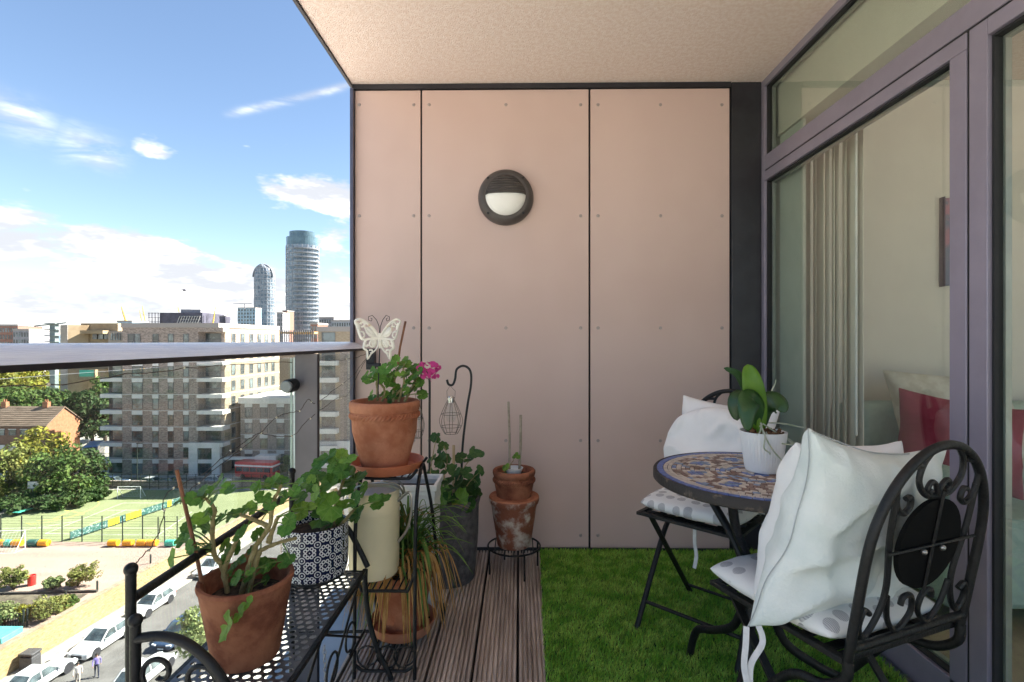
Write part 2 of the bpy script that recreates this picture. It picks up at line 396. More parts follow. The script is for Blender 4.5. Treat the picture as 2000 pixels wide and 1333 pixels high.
cl = MB(); cl.tube([(-.878, PY-.012, cz), (-.882, PY-.062, cz-.002)], .026, 20); 
c1 = cl.build('clamp', mat('clamp_black', (.012, .012, .014), .45), RL, bevel=.003)
MB().tube([(-.8815, PY-.0621, cz-.002), (-.883, PY-.074, cz-.002)], .023, 20).build('clamp_cap', mat('clamp_rubber', (.25, .27, .28), .2, spec=.7), c1, bevel=.004)
wb = MB().box(-.80, -.755, WY-.035, WY-.002, .95, 1.06); wb.box(-.79, -.72, WY-.05, WY-.034, .965, .985)
wb.build('wall_bracket', dark_steel, RL, bevel=.003)

# wall lamp
LC = at(988, 388, Y=WY); lamp = empty('bulkhead_lamp', (LC.x, WY, LC.z), 'round black bulkhead lamp with louvred upper half on the wall', 'wall lamp')
black_plastic = mat('black_plastic', (.075, .064, .060), .42, var=.15, vs_=12, bump=.12, bs=260)
def ring_lathe(prof, n=64):
    m = MB().lathe(prof, n); m.v = [(LC.x+x_, WY-z_, LC.z+y_) for (x_, y_, z_) in m.v]; m.f = [f[::-1] for f in m.f]; return m
ring_lathe([(.144, .0), (.146, .012), (.143, .030), (.134, .047), (.124, .056), (.117, .058), (.111, .054), (.108, .046), (.100, .046)]).build('housing', black_plastic, lamp)
ring_lathe([(.116, .0585), (.1175, .0585), (.118, .0565)]).build('bead', black_plastic, lamp)
lens = mat('opal_lens', (.83, .82, .78), .35, var=.03, spec=.5)
ring_lathe([(.1075, .040), (.104, .058), (.085, .075), (.05, .087), (.0, .091)]).build('lens', lens, lamp)
def lens_d(r): return float(np.interp(r, [0, .05, .085, .104, .1075], [.091, .087, .075, .058, .040]))
hs = MB(); NX, NZ = 24, 14; hv = []
for j in range(NZ+1):
    zz = .004+.1015*j/NZ; hw = math.sqrt(max(.1065**2-zz**2, 0))
    for i in range(NX+1): xx = hw*(-1+2*i/NX); hv.append((LC.x+xx, WY-lens_d(math.hypot(xx, zz))-.003, LC.z+zz))
hs.add(hv, [(j*(NX+1)+i, j*(NX+1)+i+1, (j+1)*(NX+1)+i+1, (j+1)*(NX+1)+i) for j in range(NZ) for i in range(NX)]); hs.build('louvre_plate', black_plastic, lamp)
for i in range(7):
    zz = .008+i*.0132; hw = math.sqrt(max(.105**2-zz**2, 0)); g = MB(); gv = []
    for k in range(17):
        xx = hw*(-1+2*k/16); d = lens_d(math.hypot(xx, zz)); gv += [(LC.x+xx, WY-d+.002, LC.z+zz+.008), (LC.x+xx, WY-d-.0085, LC.z+zz+.0005), (LC.x+xx, WY-d-.0080, LC.z+zz-.0022), (LC.x+xx, WY-d+.002, LC.z+zz-.0015)]
    g.add(gv, [(k*4+q, k*4+(q+1) % 4, (k+1)*4+(q+1) % 4, (k+1)*4+q) for k in range(16) for q in range(4)]); g.build('louvre', black_plastic, lamp)
hood = MB(); N = 24
for k in range(N):
    a0, a1 = math.pi*k/N, math.pi*(k+1)/N
    for (r0, d0), (r1, d1) in (((.109, .047), (.106, .062)), ((.106, .062), (.098, .070))):
        hood.add([(LC.x+r0*math.cos(a0), WY-d0, LC.z+r0*math.sin(a0)), (LC.x+r0*math.cos(a1), WY-d0, LC.z+r0*math.sin(a1)),
                  (LC.x+r1*math.cos(a1), WY-d1, LC.z+r1*math.sin(a1)), (LC.x+r1*math.cos(a0), WY-d1, LC.z+r1*math.sin(a0))], [(3, 2, 1, 0)])
hood.build('hood', black_plastic, lamp)
for a in (45, 135, 225, 315):
    sx_, sz_ = LC.x+.128*math.cos(R(a)), LC.z+.128*math.sin(R(a))
    MB().tube([(sx_, WY-.045, sz_), (sx_, WY-.0585, sz_)], .006, 10).build('screw', joint_m, lamp)

# glazed doors
door = empty('glazed_door', (GX, 1.6, 0), 'full height glazed balcony door with grey purple aluminium frame', 'door')
gl_door = glass_mat('door_glass', (.90, .935, .905), 1.7, .012)
def frame(name, y0, y1, z0, z1, x0=GX, x1=GX+.06, m=frame_paint):
    return MB().box(x0, x1, y0, y1, z0, z1).build(name, m, door, bevel=.002)
def gy(px): return at(px, 666, X=GX).y
Yj = WY-.001; y_a = gy(1493); y_b = gy(1854); y_c = gy(1887); y_d = gy(1892.5); y_e = gy(1928)
frame('head', -.9, Yj, 2.418, CEIL-.001); frame('jamb', y_a, Yj, .0, 2.417)
frame('transom', -.9, y_a-.001, 1.982, 2.056); 
frame('leaf_top_rail', y_c, y_a-.001, 1.928, 1.975); frame('leaf_stile', y_c, y_b, .061, 1.927)
frame('leaf_bottom_rail', y_c, y_a-.001, .004, .06+.05)
frame('leaf_stile', y_e, y_d, .004, 1.975); frame('leaf_top_rail', -.9, y_e-.001, 1.928, 1.975); frame('leaf_bottom_rail', -.9, y_e-.001, .004, .11)
frame('shadow_gap', -.9, y_a-.002, 1.9745, 1.9825, GX+.004, GX+.05, joint_m); frame('shadow_gap', y_d-.001, y_c+.001, .004, 1.975, GX+.004, GX+.05, joint_m)
def gasket(y0, y1, z0, z1, w=.007):
    g = MB()
    for (a, b, c, d) in ((y0, y0+w, z0, z1), (y1-w, y1, z0, z1), (y0+w, y1-w, z0, z0+w), (y0+w, y1-w, z1-w, z1)): g.box(GX+.012, GX+.05, a, b, c, d)
    g.build('gasket', joint_m, door)
    g = MB(); w2 = w+.007
    for (a, b, c, d) in ((y0+w, y0+w2, z0+w, z1-w), (y1-w2, y1-w, z0+w, z1-w), (y0+w2, y1-w2, z0+w, z0+w2), (y0+w2, y1-w2, z1-w2, z1-w)): g.box(GX+.035, GX+.052, a, b, c, d)
    g.build('spacer', mat('spacer_bar', (.35, .37, .34), .4, .4), door)
    MB().box(GX+.024, GX+.028, y0+w-.004, y1-w+.004, z0+w-.004, z1-w+.004).build('glass_pane', gl_door, door, smooth=False)
gasket(-.85, y_a-.0005, 2.057, 2.4175); gasket(y_b+.0005, y_a-.0015, .1105, 1.9275); gasket(-.85, y_e-.0015, .1105, 1.9275)
MB().box(GX-.03, GX+.10, -.9, WY-.012, .0005, .0035).build('sill', mat('sill_metal', (.16, .17, .20), .4, .6), door)

# the room behind the glass
room_w = mat('room_paint', (.74, .71, .66), .9, var=.02); room_f = mat('room_floor', (.42, .33, .24), .5, var=.15, vs_=6)
struct('room_floor', MB().box(GX+.061, 5.2, -1.0, WY+.1, -.12, -.002), room_f, (3, 1, -.05))
struct('room_wall', MB().box(GX+.061, 5.2, WY-.012, WY+.1, -.001, CEIL-.001), room_w, (3, WY, 0))
struct('room_back_wall', MB().box(5.0, 5.2, -1.0, WY-.013, -.001, CEIL-.001), room_w, (5.1, 1, 0))
#struct('room_side_wall', MB().box(GX+.061, 4.99, -1.1, -1.0, -.001, CEIL-.001), room_w, (3, -1, 0))
struct('ceiling_bulkhead', MB().box(GX+.07, GX+.42, -.95, WY-.013, 2.16, CEIL-.001), mat('bulkhead_paint', (.76, .73, .66), .9, var=.02), (1.5, 1, 2.3))
blind_m = mat('blind_fabric', (.88, .85, .76), .85, var=.02, vs_=3, transl=.12)
bl = empty('vertical_blind', (1.5, 2.4, 2.15), 'stack of cream vertical blind slats gathered behind the door glass', 'blind')
for i in range(9):
    yy = 2.60-i*.048; a = R(70+random.uniform(-7, 7))
    MB().obox((1.46+random.uniform(-.008, .008), yy, 1.10), (.105, .0025, 2.08), Euler((0, 0, a)).to_matrix()).build('slat', blind_m, bl)
MB().tube([(1.43, 2.19, 2.12), (1.43, 2.19, .70)], .0055, 8).build('wand', mat('white_plastic', (.85, .85, .85), .4), bl)
MB().box(1.42, 1.50, 2.10, 2.66, 2.125, 2.158).build('head_rail', mat('blind_rail', (.8, .8, .78), .5), bl)
curt = MB().box(1.345, 1.36, 2.44, 2.66, .0, 2.155)
tag(curt.build('fabric_panel', mat('pale_panel', (.74, .78, .72), .8, var=.04, transl=.25), None, (1.35, 2.55, 0), bevel=.004), 'pale green fabric panel hanging beside the blind inside the room', 'curtain')
# sofa with cushions, picture
sofa_m = mat('mint_fabric', (.42, .55, .50), .95, var=.06, vs_=30, bump=.2, bs=300)
sf = empty('sofa', (2.2, 2.2, 0), 'pale mint fabric sofa inside the room behind the door', 'sofa')
MB().box(1.62, 3.5, 1.95, 2.66, .08, .42).build('base', sofa_m, sf, bevel=.03); MB().box(1.62, 3.5, 2.46, 2.66, .425, .80).build('backrest', sofa_m, sf, bevel=.05, seg=3)
MB().box(1.60, 1.76, 1.90, 2.455, .425, .60).build('armrest', sofa_m, sf, bevel=.04, seg=3)
for a in (1.7, 3.4):
    for b in (2.0, 2.6): MB().box(a, a+.05, b-.05, b, .0, .079).build('leg', dark_steel, sf)
def pillow_pt(u, v, side, w, h, t, ox, oy, wr, pinch, roundness):
    if roundness:
        uu = u*math.sqrt(1-v*v/2)*roundness+u*(1-roundness); vv = v*math.sqrt(1-u*u/2)*roundness+v*(1-roundness)
    else:
        uu = u*(1-pinch*(1-v*v)*abs(u)**2*.9); vv = v*(1-pinch*(1-u*u)*abs(v)**2*.9)
    e = (max(0, 1-abs(u)**2.6)*max(0, 1-abs(v)**2.6))**.5
    nz = mnoise.noise(Vector((u*1.6+ox, v*1.6+oy, side*3.0)))*1.3 + .5*mnoise.noise(Vector((u*4+ox, v*3+oy, side*2)))
    ridge = 1-abs(mnoise.noise(Vector((u*1.9+.7*v+ox, v*1.5-.5*u+oy, side*1.7))))*2.2; ridge = max(0, ridge)**3
    rad = abs(mnoise.noise(Vector((math.atan2(v, u)*2.2+ox, oy, side))))
    d = t*e*(.92+.10*nz) + wr*e**.4*(1.5*ridge - 1.6*rad)
    edge = wr*.5*mnoise.noise(Vector((u*2+ox, v*2+oy, 9)))
    return (uu*w/2, side*max(d, 0)/2*(1 if e > 0 else 0) + edge, vv*h/2)
def pillow_mb(w, h, t, seed=0, n=20, wr=.012, pinch=.12, roundness=0.0):
    b = MB(); vs_ = []; rs = random.Random(seed); ox, oy = rs.uniform(0, 50), rs.uniform(0, 50)
    b.args = (w, h, t, ox, oy, wr, pinch, roundness)
    for side in (1, -1):
        for i in range(n+1):
            for j in range(n+1): vs_.append(pillow_pt(-1+2*i/n, -1+2*j/n, side, *b.args))
    m = (n+1)*(n+1); fs = []
    for i in range(n):
        for j in range(n):
            a = i*(n+1)+j; q = (a, a+n+1, a+n+2, a+1); fs.append(q[::-1]); fs.append(tuple(k+m for k in q))
    b.add(vs_, fs); return b
def finish_soft(o, lev=1):
    bmod = o.modifiers.new('weld', 'WELD'); bmod.merge_threshold = .0008
    s_ = o.modifiers.new('sub', 'SUBSURF'); s_.levels = lev; s_.render_levels = lev
def soft(name, mb, m, loc, rot, label, cat, group=None):
    me_ = mb.mesh(name, m); o = inst(name, me_, None, loc, rot); tag(o, label, cat, group); finish_soft(o); return o
red_m = mat('red_velvet', (.20, .012, .035), .8, col2=(.30, .03, .07), vs_=8, bump=.1)
soft('cushion', pillow_mb(.50, .40, .18, 3), red_m, (1.90, 2.24, .665), (R(-14), R(10), R(-16)), 'dark red velvet cushion on the mint sofa', 'cushion')
soft('cushion', pillow_mb(.60, .42, .2, 4), mat('pattern_fabric', (.55, .52, .44), .9, col2=(.70, .69, .62), vs_=18), (2.02, 2.40, .76), (R(-25), R(4), 0), 'cream patterned cushion leaning behind the red cushion', 'cushion')
pic = empty('wall_picture', (2.27, WY-.02, 1.6), 'narrow canvas picture in pink and blue on the room wall', 'picture')
pq, pr_ = at(1842, 388, Y=WY-.03), at(1862, 558, Y=WY-.03)
MB().box(pq.x, pq.x+.30, WY-.04, WY-.0125, pr_.z, pq.z).build('canvas', mat('canvas_print', (.42, .20, .28), .8, col2=(.16, .20, .30), vs_=5, stretch=(1, 1, 1.5), lo=.42, hi=.58), pic, bevel=.003)
MB().box(pq.x-.006, pq.x-.0005, WY-.045, WY-.0125, pr_.z-.006, pq.z+.006).build('canvas_edge', mat('canvas_edge', (.12, .10, .14), .8), pic)
# ================================================================== THE CITY BELOW
GZ = -24.3
def G(px, py, z=GZ): return at(px, py, Z=z)
def sheet(name, pts, z, m, kind='structure', parent=None):
    b = MB().add([(p[0], p[1], z) for p in pts], [tuple(range(len(pts)))]); o = b.build(name, m, parent, None if parent else (pts[0][0], pts[0][1], z), smooth=False)
    if parent is None: tag(o, kind=kind)
    return o
ground_m = mat('city_ground', (.34, .32, .29), .95, col2=(.24, .25, .18), vs_=.02, world_co=True, lo=.45, hi=.55)
sheet('ground', [(-9000, -3000), (9000, -3000), (9000, 14000), (-9000, 14000)], GZ-.02, ground_m)
asphalt = mat('asphalt', (.11, .105, .10), .9, col2=(.15, .145, .14), vs_=.5, bump=.3, bs=20, world_co=True, detail=8)
paving = mat('pale_paving', (.27, .25, .23), .9, col2=(.33, .31, .28), vs_=.7, bump=.2, bs=8, world_co=True)
court_m = mat('pink_court', (.28, .195, .16), .9, col2=(.35, .26, .215), vs_=.12, world_co=True, stretch=(.3, 2, 1), detail=8, lo=.3, hi=.7)
pitch_m = mat('pitch_green', (.155, .18, .085), .9, col2=(.20, .225, .115), vs_=.10, world_co=True, detail=9)
# street along a brick wall
def wx(y): return -38.6 + (y-39)*.09                      # line of the wall base
Y0, Y1 = 8, 92
sheet('street', [(wx(Y0)+2.6, Y0), (wx(Y0)+19, Y0), (wx(Y1)+19, Y1), (wx(Y1)+2.6, Y1)], GZ-.004, asphalt)
pv = MB(); 
for (a, b) in ((0.01, 2.6),): pv.prism([(wx(Y0)+a, Y0), (wx(Y0)+b, Y0), (wx(Y1)+b, Y1), (wx(Y1)+a, Y1)], lambda p: (p[0], p[1], GZ-.1), lambda p: (p[0], p[1], GZ+.12))
tag(pv.build('pavement', paving, None, (-36, 40, GZ)), kind='structure')
pv = MB().prism([(wx(Y0)+14.5, Y0), (wx(Y0)+16, Y0), (wx(86)+16, 86), (wx(86)+14.5, 86)], lambda p: (p[0], p[1], GZ-.1), lambda p: (p[0], p[1], GZ+.12))
tag(pv.build('pavement', paving, None, (-20, 40, GZ)), kind='structure')
bounce_m = mat('bounce_paving', (.58, .54, .49), .9, col2=(.66, .62, .56), vs_=.4, world_co=True)
sheet('bounce_sheet', [(-27, -90), (14, -90), (14, 87), (-22, 87)], GZ+.13, bounce_m)  # unseen paving added to bounce sunlight up onto the ceiling and wall
sheet('cross_street', [(-120, 88.5), (20, 88.5), (20, 94), (-120, 94)], GZ+.125, asphalt)
sheet('playground', [(-110, 30), (wx(30)-.35, 30), (wx(64)-.35, 64), (-110, 64)], GZ+.004, court_m)
sheet('sports_pitch', [(-76, 64.05), (-33.5, 64.05), (-33.5, 86.5), (-71, 86.5), (-76, 78)], GZ+.008, pitch_m)
white_line = mat('line_white', (.50, .52, .47), .8, var=.05); yellow_line = mat('line_yellow', (.62, .55, .12), .8, var=.05)
LN = MB(); LNY = MB()
def line(b, pts, w=.11, z=GZ+.014):
    for p, q in zip(pts, pts[1:]):
        p, q = Vector((p[0], p[1], z)), Vector((q[0], q[1], z)); d = (q-p).normalized(); s_ = Vector((-d.y, d.x, 0))*w/2
        b.add([p-s_, q-s_, q+s_, p+s_], [(0, 1, 2, 3)])
pm = bpy.data.objects['sports_pitch']
def gp(px, py): v = G(px, py); return (v.x, v.y)
for a in ([(88, 1043), (240, 983), (318, 983)], [(210, 997), (318, 997)], [(175, 1025), (247, 996)], [(0, 1045), (150, 1018)], [(0, 1033), (40, 1032), (340, 1032)], [(310, 1045), (375, 1000)], [(88, 1043), (330, 1046)]): line(LN, [gp(*p) for p in a])
cpt = Vector(gp(125, 1000)); 
line(LNY, [(cpt[0]+3.2*math.cos(t), cpt[1]+3.2*math.sin(t)*1.6) for t in np.linspace(-1.9, 1.6, 14)], .1)
line(LNY, [gp(95, 992), gp(165, 1004)], .1); line(LNY, [gp(100, 1016), gp(145, 996)], .1); line(LNY, [gp(70, 1018), gp(130, 1012), gp(165, 1004)], .1)
LN.build('white_marking', white_line, pm, smooth=False); LNY.build('yellow_marking', yellow_line, pm, smooth=False)

brick_y = mat('yellow_brick', (.24, .165, .08), .9, col2=(.38, .275, .15), vs_=3.0, world_co=True, bump=.6, bs=9, detail=9, stretch=(1, 1, 2.5))
gw = MB(); H = 2.35
gw.prism([(wx(20)-.32, 20), (wx(20), 20), (wx(88), 88), (wx(88)-.32, 88)], lambda p: (p[0], p[1], GZ-.1), lambda p: (p[0], p[1], GZ+H))
W_ = gw.build('brick_wall', brick_y, None, (-37, 50, GZ)); tag(W_, 'long sunlit yellow brick boundary wall beside the pavement', 'wall')
MB().prism([(wx(20)-.38, 20), (wx(20)+.06, 20), (wx(88)+.06, 88), (wx(88)-.38, 88)], lambda p: (p[0], p[1], GZ+H+.002), lambda p: (p[0], p[1], GZ+H+.12)).build('coping', mat('coping_stone', (.26, .20, .14), .9, var=.2, vs_=2), W_)

# ---- pitch fence: posts and wires, each post a part
fence_m = mat('fence_steel', (.02, .028, .026), .6, .2)
FN = empty('pitch_fence', (-50, 64, GZ), 'dark steel mesh fence along the green sports pitch', 'fence')
for px in (-14, 28, 68.5, 109, 149, 189, 230, 270, 301, 314, 339, 365, 395): 
    p = G(px, 1064); MB().box(p.x-.045, p.x+.045, 63.95, 64.05, GZ, GZ+(3.3 if px != 301 else 3.2)).build('post', fence_m, FN)
wr = MB(); xa, xb = G(-40, 1064).x, G(420, 1064).x
for k in range(10): wr.box(xa, xb, 63.992, 64.008, GZ+.3+k*.33, GZ+.3+k*.33+.016)
tag(wr.build('mesh_wires', fence_m, FN), kind='stuff')
gte = MB(); p = G(314, 1064).x; q = G(339, 1064).x; gte.box(p, q, 63.9, 63.94, GZ+2.6, GZ+2.68); gte.build('gate_bar', fence_m, FN)
# crash rolls and banners
roll_cols = {'o': mat('orange_vinyl', (.75, .30, .015), .5), 't': mat('teal_vinyl', (.06, .38, .27), .5), 'd': mat('dark_green_vinyl', (.03, .10, .085), .5)}
nm = {'o': 'orange', 't': 'teal', 'd': 'dark green'}
for i, (px, c, dx, lab) in enumerate(((3, 'o', 0, 'orange barrier roll by the goal, next to a teal one'), (15, 't', 0, 'teal barrier roll between two orange ones by the goal'), (34, 'o', 0, 'orange barrier roll standing before the near goal net'),
        (65, 'd', 0, 'dark green barrier roll at the pitch fence'), (86, 'o', 0, 'orange barrier roll beside the dark green roll'), (222, 'o', 0, 'single orange barrier roll farthest from the fence gate'), (251, 'o', 0, 'single orange barrier roll next to the touching orange pair'),
        (278, 'o', 0, 'orange barrier roll of the touching pair, farther from the gate'), (298, 'o', 0, 'orange barrier roll of the touching pair, closer to the gate'), (333, 't', 0, 'teal barrier roll beside the fence gate'))):
    p = G(px, 1067); o = MB().tube([(p.x-.58, p.y, GZ+.40), (p.x+.58, p.y, GZ+.40)], .40, 14).build('barrier_roll', roll_cols[c], None, (p.x, p.y, GZ), bevel=.05)
    tag(o, lab, 'barrier', 'orange rolls along the fence' if lab.endswith('roll at the fence') and c == 'o' else None)
ban_m = {'d': mat('banner_green', (.025, .10, .09), .6, col2=(.30, .38, .36), vs_=4.5, lo=.5, hi=.62, stretch=(1, 1, 1)), 'y': mat('banner_yellow', (.72, .55, .03), .6, col2=(.45, .38, .05), vs_=5, lo=.58, hi=.66)}
BA = G(137, 1056); BB = G(352, 985); BN = empty('long_banner', BA, 'long green and yellow banner strung low across the pitch', 'banner')
cuts = [0, .30, .40, .455, .50, .60, .86, .905, .955, 1.0]; cs = 'dydyydydd'
for k in range(9):
    c = cs[k]; a = BA.lerp(BB, cuts[k]); b = BA.lerp(BB, cuts[k+1]-.004)
    MB().add([a+Vector((0, 0, .2)), b+Vector((0, 0, .2)), b+Vector((0, 0, 1.1)), a+Vector((0, 0, 1.1)), a+Vector((.03, 0, .2)), b+Vector((.03, 0, .2)), b+Vector((.03, 0, 1.1)), a+Vector((.03, 0, 1.1))],
             [(0, 1, 2, 3), (7, 6, 5, 4), (3, 2, 6, 7), (0, 4, 5, 1), (0, 3, 7, 4), (1, 5, 6, 2)]).build('banner_panel', ban_m[c], BN, smooth=False)
for k in range(12):
    a = BA.lerp(BB, k/11); MB().box(a.x-.03, a.x+.03, a.y-.03, a.y+.03, GZ, GZ+1.15).build('support', fence_m, BN)
a, b = G(30, 1010), G(80, 994); t_ = MB(); t_.bar(a+Vector((0, 0, .6)), b+Vector((0, 0, .6)), 1.0, .08)
tag(t_.build('teal_banner', roll_cols['t'], None, a), 'bright teal banner lying along the far left pitch edge', 'banner')
white_paint = mat('white_paint', (.75, .75, .74), .5)
def goal(p, w, h, d, rz, label):
    e = empty('goal', p, label, 'goal'); b = MB(); q = Vector(p)
    c, s_ = math.cos(rz), math.sin(rz); L = lambda x, y, z: q+Vector((x*c-y*s_, x*s_+y*c, z))
    b.tube([L(-w/2, 0, 0), L(-w/2, 0, h), L(w/2, 0, h), L(w/2, 0, 0)], .05, 6); b.build('goal_frame', white_paint, e)
    b = MB()
    for sx in (-1, 1): b.tube([L(sx*w/2, 0, h), L(sx*w/2, d, 0), L(sx*w/2, 0, 0)], .035, 6)
    b.tube([L(-w/2, d, 0), L(w/2, d, 0)], .035, 6); b.build('back_stay', white_paint, e)
    b = MB()
    for k in range(9): t = k/8; b.tube([L(-w/2+w*t, .02, h), L(-w/2+w*t, d, .0)], .008, 3)
    for k in range(1, 6): t = k/6; b.tube([L(-w/2, d*t, h*(1-t)), L(w/2, d*t, h*(1-t))], .008, 3)
    tag(b.build('net', white_paint, e), kind='stuff')
goal(G(22, 1072), 3.2, 2.2, 1.4, R(185), 'white five a side goal standing outside the fence')
goal(G(252, 974), 3.6, 1.9, 1.2, R(3), 'white goal at the far end of the pitch')
t_ = MB(); p = G(66, 985); t_.tube([(p.x, p.y, GZ), (p.x, p.y, GZ+3.1)], .06, 6); bh = empty('basketball_hoop', p, 'white basketball backboard on a post by the trees', 'basketball hoop')
t_.build('post', fence_m, bh); MB().obox((p.x, p.y-.1, GZ+3.0), (1.7, .06, 1.05)).build('backboard', white_paint, bh)
# the playground: bin, bollards, kerbs, planting strip, turquoise tank
p = G(62, 1143); o = MB().lathe([(.34, 0), (.36, 1.0), (.33, 1.03), (.30, .9)], 16, p).build('litter_bin', mat('red_plastic', (.62, .03, .025), .4), None, p); tag(o, 'bright red litter bin on the playground beside a bush', 'bin')
for k, (px, py) in enumerate(((190, 1155), (294, 1101))):
    p = G(px, py); o = MB().lathe([(.09, 0), (.09, 1.0), (.07, 1.05), (0, 1.07)], 10, p).build('bollard', fence_m, None, p)
    tag(o, ('short black bollard at the edge of the planting beds', 'short black bollard by the open playground near the wall')[k], 'bollard')
kb = MB(); kb.bar(G(-60, 1163)+Vector((0, 0, .1)), G(190, 1157)+Vector((0, 0, .1)), .25, .22); tag(kb.build('kerb', mat('dark_kerb', (.05, .045, .04), .9), None, G(0, 1160)), kind='structure')
sheet('planting_bed', [gp(-60, 1164), gp(172, 1160), gp(120, 1195), gp(-60, 1235)], GZ+.012, mat('bed_soil', (.10, .085, .06), .95, var=.4, vs_=1.5, world_co=True))
p = G(-6, 1247); o = MB().box(p.x-3.5, p.x+1.3, p.y-.9, p.y+1.0, GZ+.01, GZ+.5).build('pool_cover', mat('turquoise_sheet', (.10, .38, .36), .4, var=.15, vs_=2), None, (p.x, p.y, GZ), bevel=.05); tag(o, 'turquoise covered tank behind the brick wall', 'tank')
RLG = empty('garden_railing', G(20, 1225), 'low dark steel railing around the planting beds', 'railing'); pa, pb = G(-30, 1222), G(46, 1226)
for k in range(16):
    p = pa.lerp(pb, k/15); MB().box(p.x-.02, p.x+.02, p.y-.02, p.y+.02, GZ, GZ+1.25).build('upright', fence_m, RLG)
t_ = MB(); t_.bar(pa+Vector((0, 0, 1.22)), pb+Vector((0, 0, 1.22)), .05); t_.build('top_bar', fence_m, RLG)
for px, py in ((128, 1186), (46, 1226), (53, 1224)):
    p = G(px, py); MB().box(p.x-.06, p.x+.06, p.y-.06, p.y+.06, GZ, GZ+1.6).build('post', fence_m, RLG)
# street litter bin
p = G(59, 1308); e = empty('street_bin', p, 'dark grey square litter bin on the pavement by the wall', 'bin'); dg = mat('bin_grey', (.06, .06, .065), .6, var=.2)
MB().box(p.x-.5, p.x+.5, p.y-.4, p.y+.4, GZ+.125, GZ+1.1).build('body', dg, e, bevel=.04); MB().box(p.x-.55, p.x+.55, p.y-.45, p.y+.45, GZ+1.25, GZ+1.42).build('lid', dg, e, bevel=.05)
for sx in (-.42, .42): MB().box(p.x+sx-.04, p.x+sx+.04, p.y-.35, p.y+.35, GZ+1.1, GZ+1.25).build('lid_support', dg, e)

# ---- foliage
def leaf_mat(name, a, b, isl=.35): return mat(name, a, .7, col2=b, vs_=.35, spec=.2, island=isl, transl=.25, world_co=True)
LM = {'g': leaf_mat('leaf_green', (.045, .085, .02), (.095, .15, .036)), 'd': leaf_mat('leaf_dark', (.024, .05, .016), (.055, .095, .028)),
      'y': leaf_mat('leaf_yellow', (.13, .15, .02), (.24, .22, .03)), 'o': leaf_mat('leaf_olive', (.12, .145, .038), (.21, .22, .065)), 'p': leaf_mat('leaf_pale', (.13, .17, .06), (.22, .26, .11))}
bark = mat('bark', (.07, .05, .035), .95, var=.3, vs_=3, bump=.5, bs=20)
def crown_mesh(c, rx, ry, rz, nclump, nleaf, size, seed):
    rs = np.random.default_rng(seed); cl = []
    while len(cl) < nclump:
        q = rs.uniform(-1, 1, 3); r = np.linalg.norm(q)
        if r < 1 and r > .35 and not (q[2] < -.6): cl.append(q*rs.uniform(.8, 1.05))
    cl = np.array(cl)*np.array([rx, ry, rz]); N = nclump*nleaf
    cr = (rx+ry+rz)/3*rs.uniform(.22, .42, nclump)
    off = rs.normal(0, 1, (N, 3)); off /= np.linalg.norm(off, axis=1)[:, None]; off *= (rs.uniform(.3, 1, N)**.5*np.repeat(cr, nleaf))[:, None]
    off[:, 2] *= .7
    P = np.repeat(cl, nleaf, 0)+off+np.array(c); nrm = off/np.linalg.norm(off, axis=1)[:, None] + rs.normal(0, .6, (N, 3)); nrm[:, 2] += .4
    nrm /= np.linalg.norm(nrm, axis=1)[:, None]
    t = np.cross(nrm, rs.normal(0, 1, (N, 3))); t /= np.linalg.norm(t, axis=1)[:, None]; b = np.cross(nrm, t)
    s_ = (size*rs.uniform(.6, 1.3, N))[:, None]
    V_ = np.stack([P-t*s_, P-b*s_*.55+nrm*s_*.12, P+t*s_, P+b*s_*.55+nrm*s_*.12], 1).reshape(-1, 3)
    F_ = np.arange(N*4).reshape(-1, 4); return V_, F_
def np_mesh(name, V_, F_, m):
    me_ = bpy.data.meshes.new(name); me_.from_pydata(V_.tolist(), [], F_.tolist()); me_.materials.append(m); me_.update(); return me_
def tree(loc, h, rx, rz, leaf, label, seed, nclump=60, nleaf=55, size=.3, trunk=.4, group=None, name='broadleaf_tree', ry=None):
    loc = Vector(loc); e = empty(name, loc, label, 'tree', group); c = loc+Vector((0, 0, h-rz)); b = MB(); rs = random.Random(seed)
    b.tube([loc, loc+Vector((.1, 0, h*.3)), c], [trunk, trunk*.75, trunk*.3], 8)
    for k in range(7):
        a = k*.9+rs.random(); s0 = loc+Vector((0, 0, h*rs.uniform(.25, .5)))
        b.tube([s0, s0.lerp(c, .5)+Vector((math.cos(a)*rx*.4, math.sin(a)*rx*.4, 0)), c+Vector((math.cos(a)*rx*.75, math.sin(a)*rx*.75, rs.uniform(-.3, .5)*rz))], [trunk*.4, trunk*.25, trunk*.08], 6)
    b.build('trunk', bark, e)
    V_, F_ = crown_mesh(tuple(c-loc), rx, ry or rx, rz, nclump, nleaf, size, seed); inst('crown', np_mesh('crown', V_, F_, LM[leaf]), e)
def gt(px, py, Y): v = at(px, py, Y=Y); return Vector((v.x, v.y, GZ)), v.z-GZ
def tree_px(px, ytop, Y, wpx, leaf, label, seed, hfrac=.95, **kw):
    l, h = gt(px, ytop, Y); rx = wpx*Y/2000; tree(l, h, rx, h*hfrac/2, leaf, label, seed, **kw)
tree_px(72, 838, 84, 100, 'y', 'yellow green broadleaf tree in front of the brick house', 1, hfrac=1.05, size=.34)
tree_px(20, 872, 80, 100, 'o', 'olive green tree beside the pitch next to the yellow tree', 2, hfrac=1.1, size=.32)
tree_px(118, 872, 80.5, 110, 'g', 'mid green tree overhanging the corner of the pitch', 3, hfrac=1.12, size=.32)
tree_px(160, 880, 84, 80, 'd', 'dark green tree between the pitch and the parked van', 4, hfrac=1.12, size=.3)
tree_px(180, 762, 118, 110, 'd', 'tall dark tree at the left end of the brick apartment block', 5, hfrac=.9, size=.5, nclump=80)
tree_px(205, 735, 128, 70, 'g', 'lighter green tree rising behind the dark tall tree', 6, size=.5)
